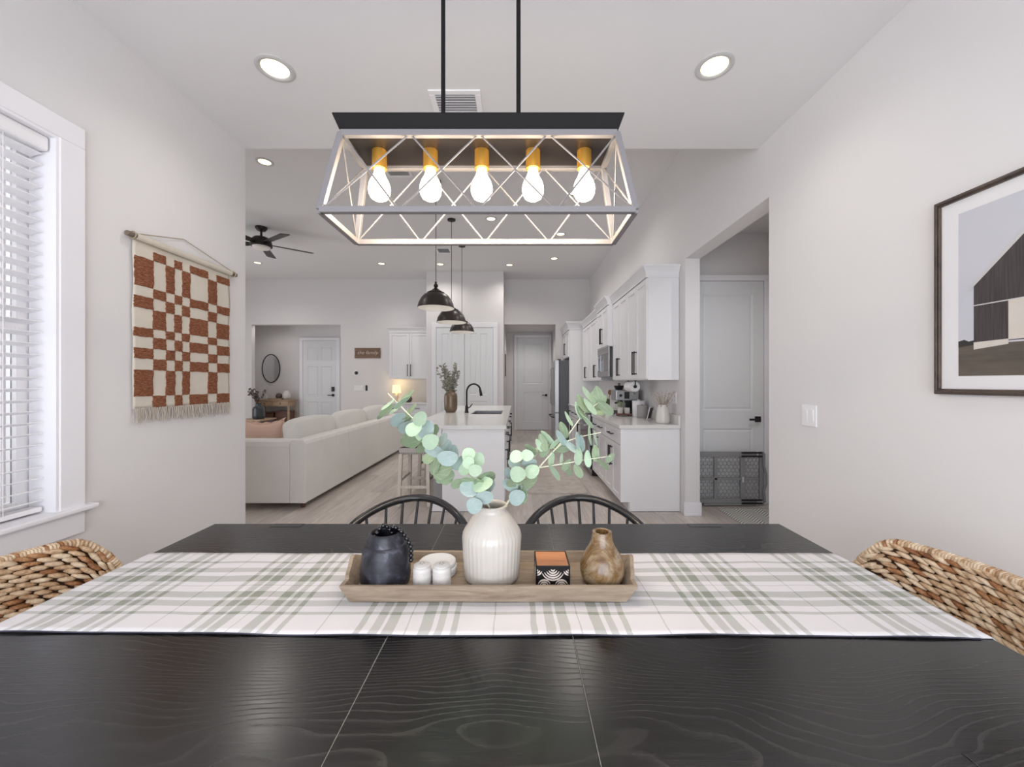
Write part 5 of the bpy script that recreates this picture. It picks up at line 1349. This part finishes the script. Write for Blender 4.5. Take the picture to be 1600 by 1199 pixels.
# ---- black bottle vase with bead garland
kx, ky = -.378, 1.142
b = MB(); b.lathe([(0, 0), (.061, 0), (.067, .005), (.0698, .022), (.069, .05), (.0648, .088), (.0612, .106), (.0585, .112), (.0560, .1135), (.0528, .1150), (.0518, .1185), (.0512, .126), (.0470, .141), (.0435, .147), (.041, .1475), (.0385, .145), (.038, .136), (.05, .11), (.06, .05), (.055, .012), (0, .01)], (kx, ky, ZT), 56)
one(b, 'black_jar', m_blackvase, 'mottled black ceramic jar at one end of the wooden tray', 'jar', smooth=45)
g = thing('bead_garland', 'string of glossy black beads spilling out of the black jar', 'beads', (kx, ky, ZT + .15))
path = []
rimz = ZT + .149
for t in [i / 9 for i in range(10)]: path.append((kx - .025 + .05 * t * .8, ky - .018 + .03 * t, rimz - .012 + .028 * math.sin(t * PI)))
for t in [i / 6 for i in range(7)]: path.append((kx + .016 + .018 * t, ky + .012 - .02 * math.sin(t * 3), rimz + .002 + .012 * math.sin(t * PI)))
for t in [i / 12 for i in range(1, 13)]: path.append((kx + .034 + .042 * min(1, t * 1.6) ** .8, ky - .005 - .006 * t, rimz + .008 - .008 * t - .088 * t ** 1.35))
# even spacing
pts = [Vector(p) for p in path]; out = [pts[0]]; acc = 0
for a, c in zip(pts, pts[1:]):
    d = (c - a).length
    while acc + d >= .0126:
        k = (.0126 - acc) / d; a = a.lerp(c, k); out.append(a); d = (c - a).length; acc = 0
    acc += d
bm_ = MB(); bm_.ball((0, 0, 0), .0066, n=14, m=9); bmesh_ = bm_.mesh('bead', m_bead, 70)
for p in out:
    o = bpy.data.objects.new('bead', bmesh_); COL.objects.link(o); put(o, g); o.location = p - ORG[g.name]
b = MB(); b.tube(out, .0012, 5); b.build('string', m_black, g)
# ---- salt and pepper shakers
def shaker_pot(x, y, label):
    r = thing('shaker', label, 'shaker', (x, y, ZT)); q = .76
    b = MB(); b.lathe([(0, 0), (.0235, 0), (.0250, .003)] + [(.0256, .004 + .0015 * i) for i in range(30)] + [(.0252, .052), (.0235, .0555), (.0222, .0565), (0, .0565)], (x, y, ZT), 56, bulge=lambda a, h: 1 + (.022 * math.sin(14 * a) * math.sin(h * 640) if .004 < h < .046 else 0)); b.build('body', m_ceramic, r, smooth=60)
    b = MB(); b.lathe([(0, .0566), (.0222, .0566), (.0235, .0585), (.0232, .062), (.018, .0645), (0, .0655)], (x, y, ZT), 32); b.build('cap', m_ceramic, r, smooth=50)
    b = MB()
    for k in range(5): b.cyl((x + .006 * math.cos(k * 1.257), y + .006 * math.sin(k * 1.257), ZT + .0640), (x + .006 * math.cos(k * 1.257), y + .006 * math.sin(k * 1.257), ZT + .0660), .0012, n=6)
    b.build('holes', m_black, r)
shaker_pot(-.268, 1.119, 'white textured shaker on the tray, the one next to the black jar')
shaker_pot(-.2125, 1.119, 'white textured shaker on the tray, the one next to the cream vase')
# ---- coasters
for i in range(3):
    q = MB(); x = -.240 + (.0, .002, -.0015, .001)[i]; y = 1.200 + (0, -.001, .002, 0)[i]
    z = ZT + i * .0124
    q.lathe([(0, 0), (.052, 0), (.0555, .002), (.0555, .0095), (.053, .012), (.048, .0118), (.046, .0108), (0, .0108)], (x, y, z), 44)
    one(q, 'coaster', m_stone, ['round white stone coaster at the bottom of the stack on the tray', 'round white stone coaster in the middle of the stack on the tray', 'round white stone coaster lying on top of the stack on the tray'][i], 'coaster', smooth=50)['group'] = 'stack of coasters on the tray'
# ---- pierced box with wooden lid
X0, X1, Y0, Y1, ZB, ZH = .0515, .1470, 1.100, 1.200, ZT, ZT + .0665
r = thing('keepsake_box', 'small black metal box with pierced wave pattern and orange wood lid', 'box', ((X0 + X1) / 2, 1.15, ZT))
b = MB(); b.box(X0 + .002, X1 - .002, Y0 + .002, Y1 - .002, ZB, ZH - .006); tag(b.build('liner', m_tin, r), 'black liner')
b = MB()
for q in ((X0, X1, Y0, Y0 + .003), (X0, X1, Y1 - .003, Y1), (X0, X0 + .003, Y0, Y1), (X1 - .003, X1, Y0, Y1)): b.box(*q, ZH - .006, ZH)
for q in ((X0, X0 + .004), (X1 - .004, X1)):
    b.box(q[0], q[1], Y0, Y0 + .004, ZB, ZH - .006); b.box(q[0], q[1], Y1 - .004, Y1, ZB, ZH - .006)
b.box(X0, X1, Y0, Y0 + .003, ZB, ZB + .010); b.build('corner_frame', m_tin, r, bevel=.0006)
b = MB(); b.box(X0 + .0035, X1 - .0035, Y0 + .0035, Y1 - .0035, ZH - .0055, ZH - .0008); tag(b.build('lid', m_cedar, r, bevel=.0008), 'orange wooden lid')
def arcs(cxx, czz, rads, a0, a1, T, w=.0022):
    for rad in rads:
        N = 18; vs = []
        for k in range(N + 1):
            a = math.radians(a0 + (a1 - a0) * k / N); ww = w * (.35 + .65 * math.sin(PI * k / N))
            for rr in (rad - ww, rad + ww):
                for n in (.0, .0012): vs.append((cxx + rr * math.cos(a), czz + rr * math.sin(a), n))
        fs = [(0, 1, 3, 2), (4 * N, 4 * N + 2, 4 * N + 3, 4 * N + 1)]
        for k in range(N):
            p = 4 * k
            for (i, j) in ((0, 1), (1, 3), (3, 2), (2, 0)): fs.append((p + i, p + j, p + 4 + j, p + 4 + i))
        m = MB(T); m.add(vs, fs); m.build('inlay_arc', m_inlay, r)
Wd = X1 - X0; xm = (X0 + X1) / 2; F = lambda u, v, n: (u, Y0 + .002 - n, v)
for q, c in ((-.024, 1), (.024, 1)): arcs(xm + q, ZB + .0095, (.0055, .0115, .0175), 22, 158, F)
arcs(xm, ZB + .0585, (.006, .0125, .019, .0255, .032), 205, 335, F)
for s in (-1, 1): arcs(xm + s * .048, ZB + .0585, (.007, .013, .019), 205 if s > 0 else 285, 255 if s > 0 else 335, F)
for s in (-1, 1):
    F2 = (lambda u, v, n: (X0 + .002 - n, u, v)) if s < 0 else (lambda u, v, n: (X1 - .002 + n, u, v))
    ym = (Y0 + Y1) / 2
    for q in (-.024, .024): arcs(ym + q, ZB + .0095, (.0055, .0115, .0175), 22, 158, F2)
    arcs(ym, ZB + .0585, (.006, .0125, .019, .0255), 205, 335, F2)
# ---- turned wooden vase
px_, py_ = .246, 1.150
b = MB(); b.lathe([(0, 0), (.046, 0), (.054, .003), (.0605, .018), (.0638, .034), (.0630, .050), (.0575, .069), (.049, .085), (.040, .099), (.0335, .112), (.0300, .124), (.0285, .138), (.0275, .144), (.0245, .1450), (.019, .143), (.018, .136), (.02, .11), (.03, .085), (0, .075)], (px_, py_, ZT), 56)
one(b, 'wooden_vase', m_turned, 'pear-shaped polished marbled wood vase at one end of the wooden tray', 'vase', smooth=60)
# ================================================================== WINDSOR CHAIRS
def windsor(xc, label):
    r = thing('windsor_chair', label, 'chair', (xc, 1.72, 0), 'black bow-back chairs along the far table side')
    hw, zc, hh = .275, .665, .140
    def bowY(dx): return 1.918 - .170 * (dx / .245) ** 2
    P = []
    for k in range(9):          # up the first post
        t = k / 8; P.append((xc - (.205 + .070 * t), 1.66 + (bowY(hw) - 1.66) * t, .452 + (zc - .452) * t))
    for k in range(1, 28):
        a = PI - PI * k / 28; dx = hw * math.cos(a); P.append((xc + dx, bowY(dx), zc + hh * math.sin(a) ** .9))
    for k in range(9):
        t = 1 - k / 8; P.append((xc + (.205 + .070 * t), 1.66 + (bowY(hw) - 1.66) * t, .452 + (zc - .452) * t))
    b = MB(); b.tube(P, .0175, 12); b.build('bow', m_wchair, r, smooth=60)
    xs = [-.205, -.137, -.069, 0, .069, .137, .205]
    for dx in xs:
        a = math.acos(dx / hw); top = Vector((xc + dx, bowY(dx), zc + hh * math.sin(a) ** .9 - .008)); f = .72
        bot = Vector((xc + dx * f, 1.735 - .10 * (dx * f / .2) ** 2, .450))
        m = MB(); m.tube([bot, bot.lerp(top, .35), top], [.0075, .0085, .006], 8); m.build('spindle', m_wchair, r, smooth=60)
    N = 40; prof = []
    pts = []
    for k in range(N):
        a = 2 * PI * k / N; c_, s_ = math.cos(a), math.sin(a)
        pts.append((.225 * math.copysign(abs(c_) ** .75, c_), .215 * math.copysign(abs(s_) ** .8, s_)))
    b = MB(); vs = []; fs = []
    for sc, z in ((.90, .405), (1.0, .425), (1.0, .442), (.95, .452), (.55, .440), (.02, .436)):
        vs += [(xc + x * sc, 1.56 + y * sc, z) for x, y in pts]
    for i in range(5):
        for k in range(N): fs.append((i * N + k, i * N + (k + 1) % N, (i + 1) * N + (k + 1) % N, (i + 1) * N + k))
    fs += [tuple(range(N))[::-1], tuple(5 * N + k for k in range(N))]
    b.add(vs, fs); b.build('seat', m_wchair, r, smooth=40)
    for sx in (-1, 1):
        for sy in (-1, 1):
            m = MB(); m.tube([(xc + sx * .15, 1.56 + sy * .13, .41), (xc + sx * .185, 1.56 + sy * .17, .20), (xc + sx * .215, 1.56 + sy * .205, .002)], [.015, .019, .012], 10); m.build('leg', m_wchair, r, smooth=60)
        m = MB(); m.tube([(xc + sx * .185, 1.56 - .17, .2), (xc + sx * .185, 1.56 + .17, .2)], .009, 8); m.build('stretcher', m_wchair, r)
    m = MB(); m.tube([(xc - .185, 1.56, .2), (xc + .185, 1.56, .2)], .009, 8); m.build('stretcher', m_wchair, r)
windsor(-.478, 'black bow-back spindle chair behind the black jar, in front of the sofa')
windsor(.296, 'black bow-back spindle chair behind the wooden vase, in front of the kitchen runner')
# ================================================================== WOVEN CHAIRS at the table ends
def woven(sg, xmid, yc, label, seed, zt=.790):
    """barrel-backed seagrass chair; sg = +1 stands at the end toward the barn picture"""
    R = random.Random(seed)
    r = thing('woven_chair', label, 'chair', (xmid - sg * .25, yc, 0), 'woven seagrass chairs at the table ends')
    hw, dep = .345, .155
    def plan(s): return (xmid - sg * dep * abs(s) ** 2.2, yc + hw * s)
    def ztop(s): return zt - .125 * max(0, (abs(s) - .70) / .30) ** 2.2
    ZL = .40
    def surf(s, h, off=0.0):
        x, y = plan(s); z = ZL + (ztop(s) - ZL) * h
        x += sg * (.05 * (h - 1))
        x2, y2 = plan(s + .01); tx, ty = x2 - plan(s)[0], y2 - y; l = math.hypot(tx, ty)
        return Vector((x + sg * off * ty / l, y - sg * off * tx / l, z))
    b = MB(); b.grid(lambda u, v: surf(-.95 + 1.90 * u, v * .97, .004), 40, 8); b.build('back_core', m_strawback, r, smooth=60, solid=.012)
    # twisted seagrass strands laid in staggered courses on both faces
    vs_n = 0
    b = MB(); rows = int((zt - ZL) / .0198)
    for side in (-1, 1):
        for j in range(rows + 1):
            ncol = 22
            for i in range(ncol):
                s = -1 + 2 * (i + (.5 if j % 2 else 0) + R.uniform(-.08, .08)) / ncol
                h = (j + .5) / rows
                if not -1.0 < s < 1.0 or h > 1: continue
                p = surf(s, h, -.009 * side if side > 0 else .016)
                q = surf(min(1, s + .02), h, -.009 * side if side > 0 else .016); u = (q - p).normalized()
                up = Vector((0, 0, 1)); nrm = u.cross(up).normalized()
                tw = math.radians(R.uniform(12, 25)) * (1 if side > 0 else -1) * sg
                ax = (u * math.cos(tw) + up * math.sin(tw)).normalized(); bx_ = nrm.cross(ax)
                M3 = Matrix((ax, bx_, nrm)).transposed()
                b.mi = R.choices((0, 1, 2), (5, 4, 1.6))[0]
                b.ball(p, R.uniform(.024, .031), R.uniform(.0078, .0098), R.uniform(.0095, .0125), 7, 5, M3)
    tag(b.build('back_weave', m_straw, r, smooth=70), kind='stuff')
    # wrapped rim
    b = MB(); path = [surf(-1, k / 14, .004) for k in range(15)] + [surf(-1 + 2 * k / 90, 1, .004) for k in range(1, 90)] + [surf(1, 1 - k / 14, .004) for k in range(15)]
    acc = 0
    for i in range(1, len(path)):
        a, c = path[i - 1], path[i]; d = (c - a); L = d.length; u = d.normalized(); t = .004
        while t < L:
            p = a + u * t; o1 = u.cross(Vector((sg, .2, .1))).normalized(); o2 = u.cross(o1)
            tilt = Matrix.Rotation(.5, 3, o1)
            M3 = tilt @ Matrix((u, o1, o2)).transposed()
            b.mi = R.choices((0, 1, 2), (6, 3, .6))[0]
            b.ball(p, .0062, .0185 + R.uniform(-.0015, .0015), .0185, 10, 4, M3); t += .0115
    tag(b.build('rim_wrap', m_straw, r, smooth=70), kind='stuff')
    # seat and legs
    b = MB(); x1 = xmid - sg * .04; x0 = xmid - sg * .50; xa, xb = min(x0, x1), max(x0, x1)
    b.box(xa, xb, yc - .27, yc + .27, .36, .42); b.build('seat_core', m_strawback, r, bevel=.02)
    b = MB()
    for j in range(24):
        for i in range(9):
            p = Vector((xa + (xb - xa) * (j + .5) / 24, yc - .27 + .54 * (i + .5 + (.25 if j % 2 else -.25)) / 9, .424))
            b.mi = R.choices((0, 1, 2), (5, 4, 1.6))[0]; b.ball(p, .009, .034, .008, 7, 5, Matrix.Rotation(.25, 3, 'Z'))
    tag(b.build('seat_weave', m_straw, r, smooth=70), kind='stuff')
    for x in (xa + .03, xb - .03):
        for y in (yc - .23, yc + .23):
            m = MB(); m.loft([(.002, x - .015, x + .015, y - .015, y + .015), (.37, x - .022, x + .022, y - .022, y + .022)]); m.build('leg', m_wood_dark, r, bevel=.003)
    return r
woven(1, 1.430, 1.150, 'woven seagrass chair at the table end below the barn picture', 21)
woven(-1, -1.660, 1.150, 'woven seagrass chair at the table end below the window', 22)
# ================================================================== LANTERN CHANDELIER
LX, LY = -.106, 1.190
r = thing('linear_lantern', 'grey caged linear lantern with five lit bulbs hanging over the table', 'chandelier', (LX, LY, H1))
tw, td, zt = .383, .087, 2.058           # top half width, half depth
bw, bd, zb = .424, .123, 1.826
b = MB(); b.loft([(zt + .006, LX - tw - .004, LX + tw + .004, LY - td - .004, LY + td + .004), (zt + .038, LX - tw - .016, LX + tw + .016, LY - td - .022, LY + td + .022), (zt + .041, LX - tw - .016, LX + tw + .016, LY - td - .022, LY + td + .022)])
tag(b.build('canopy_tray', m_lantern_dark, r, bevel=.001), 'dark flared top tray')
b = MB(); b.box(LX - tw + .008, LX + tw - .008, LY - td + .008, LY + td - .008, zt - .002, zt + .0055); tag(b.build('socket_plate', m_bronze, r), 'dark bronze plate')
q = .0085
def bar(p0, p1, name='frame_bar', q=q):
    """square bar between two points"""
    p0, p1 = Vector(p0), Vector(p1); d = (p1 - p0).normalized(); up = Vector((0, 0, 1))
    s = d.cross(up) if abs(d.z) < .9 else d.cross(Vector((0, 1, 0))); s.normalize(); t = s.cross(d)
    c = [(-q, -q), (q, -q), (q, q), (-q, q)]
    m = MB(); m.hexa([p0 + s * a + t * e for a, e in c], [p1 + s * a + t * e for a, e in c]); return m.build(name, m_lantern, r, bevel=.001, seg=1)
tc = [(LX - tw, LY - td, zt - .004), (LX + tw, LY - td, zt - .004), (LX + tw, LY + td, zt - .004), (LX - tw, LY + td, zt - .004)]
bc = [(LX - bw, LY - bd, zb), (LX + bw, LY - bd, zb), (LX + bw, LY + bd, zb), (LX - bw, LY + bd, zb)]
for i in range(4):
    bar(tc[i], tc[(i + 1) % 4]); bar(bc[i], bc[(i + 1) % 4]); bar(bc[i], tc[i])
def rod(p0, p1):
    m = MB(); m.tube([p0, p1], .0026, 6); m.build('cross_rod', m_lantern, r, smooth=60)
def V(a): return Vector(a)
for (i, j, nb) in ((0, 1, 4), (3, 2, 4), (0, 3, 1), (1, 2, 1)):
    for k in range(nb):
        t0, t1 = k / nb, (k + 1) / nb
        rod(V(tc[i]).lerp(V(tc[j]), t0), V(bc[i]).lerp(V(bc[j]), t1)); rod(V(bc[i]).lerp(V(bc[j]), t0), V(tc[i]).lerp(V(tc[j]), t1))
for k in range(5):
    x = LX + (k - 2) * .1535
    b = MB(); b.lathe([(0, .0545), (.0215, .0545), (.0215, .0005), (.019, 0), (0, 0)], (x, LY, zt - .0565), 24); s = b.build('socket', m_brass, r, smooth=40)
    b = MB(); z0 = zt - .0575
    b.lathe([(0, 0), (.0145, -.001), (.0155, -.010), (.0195, -.022), (.0265, -.034), (.0310, -.047), (.0325, -.060), (.0308, -.073), (.0245, -.085), (.013, -.0915), (0, -.093)], (x, LY, z0), 24); tag(b.build('bulb', m_bulb, s, smooth=60), 'lit frosted bulb')
    d = bpy.data.lights.new('lantern_bulb_light', 'POINT'); d.energy = 3.4; d.color = (1, .84, .60); d.shadow_soft_size = .033
    o = bpy.data.objects.new('lantern_bulb_light', d); COL.objects.link(o); o.location = (x, LY, z0 - .118)
for x in (-.218, .004):
    b = MB(); b.tube([(x, LY - .02, zt + .04), (x, LY - .02, H1)], .0065, 10); b.build('hanging_rod', m_lantern_dark, r, smooth=60)
b = MB(); b.box(LX - .17, LX + .17, LY - .08, LY + .04, H1 - .022, H1 - .001); b.build('ceiling_plate', m_lantern_dark, r, bevel=.003)
bpy.context.view_layer.update()
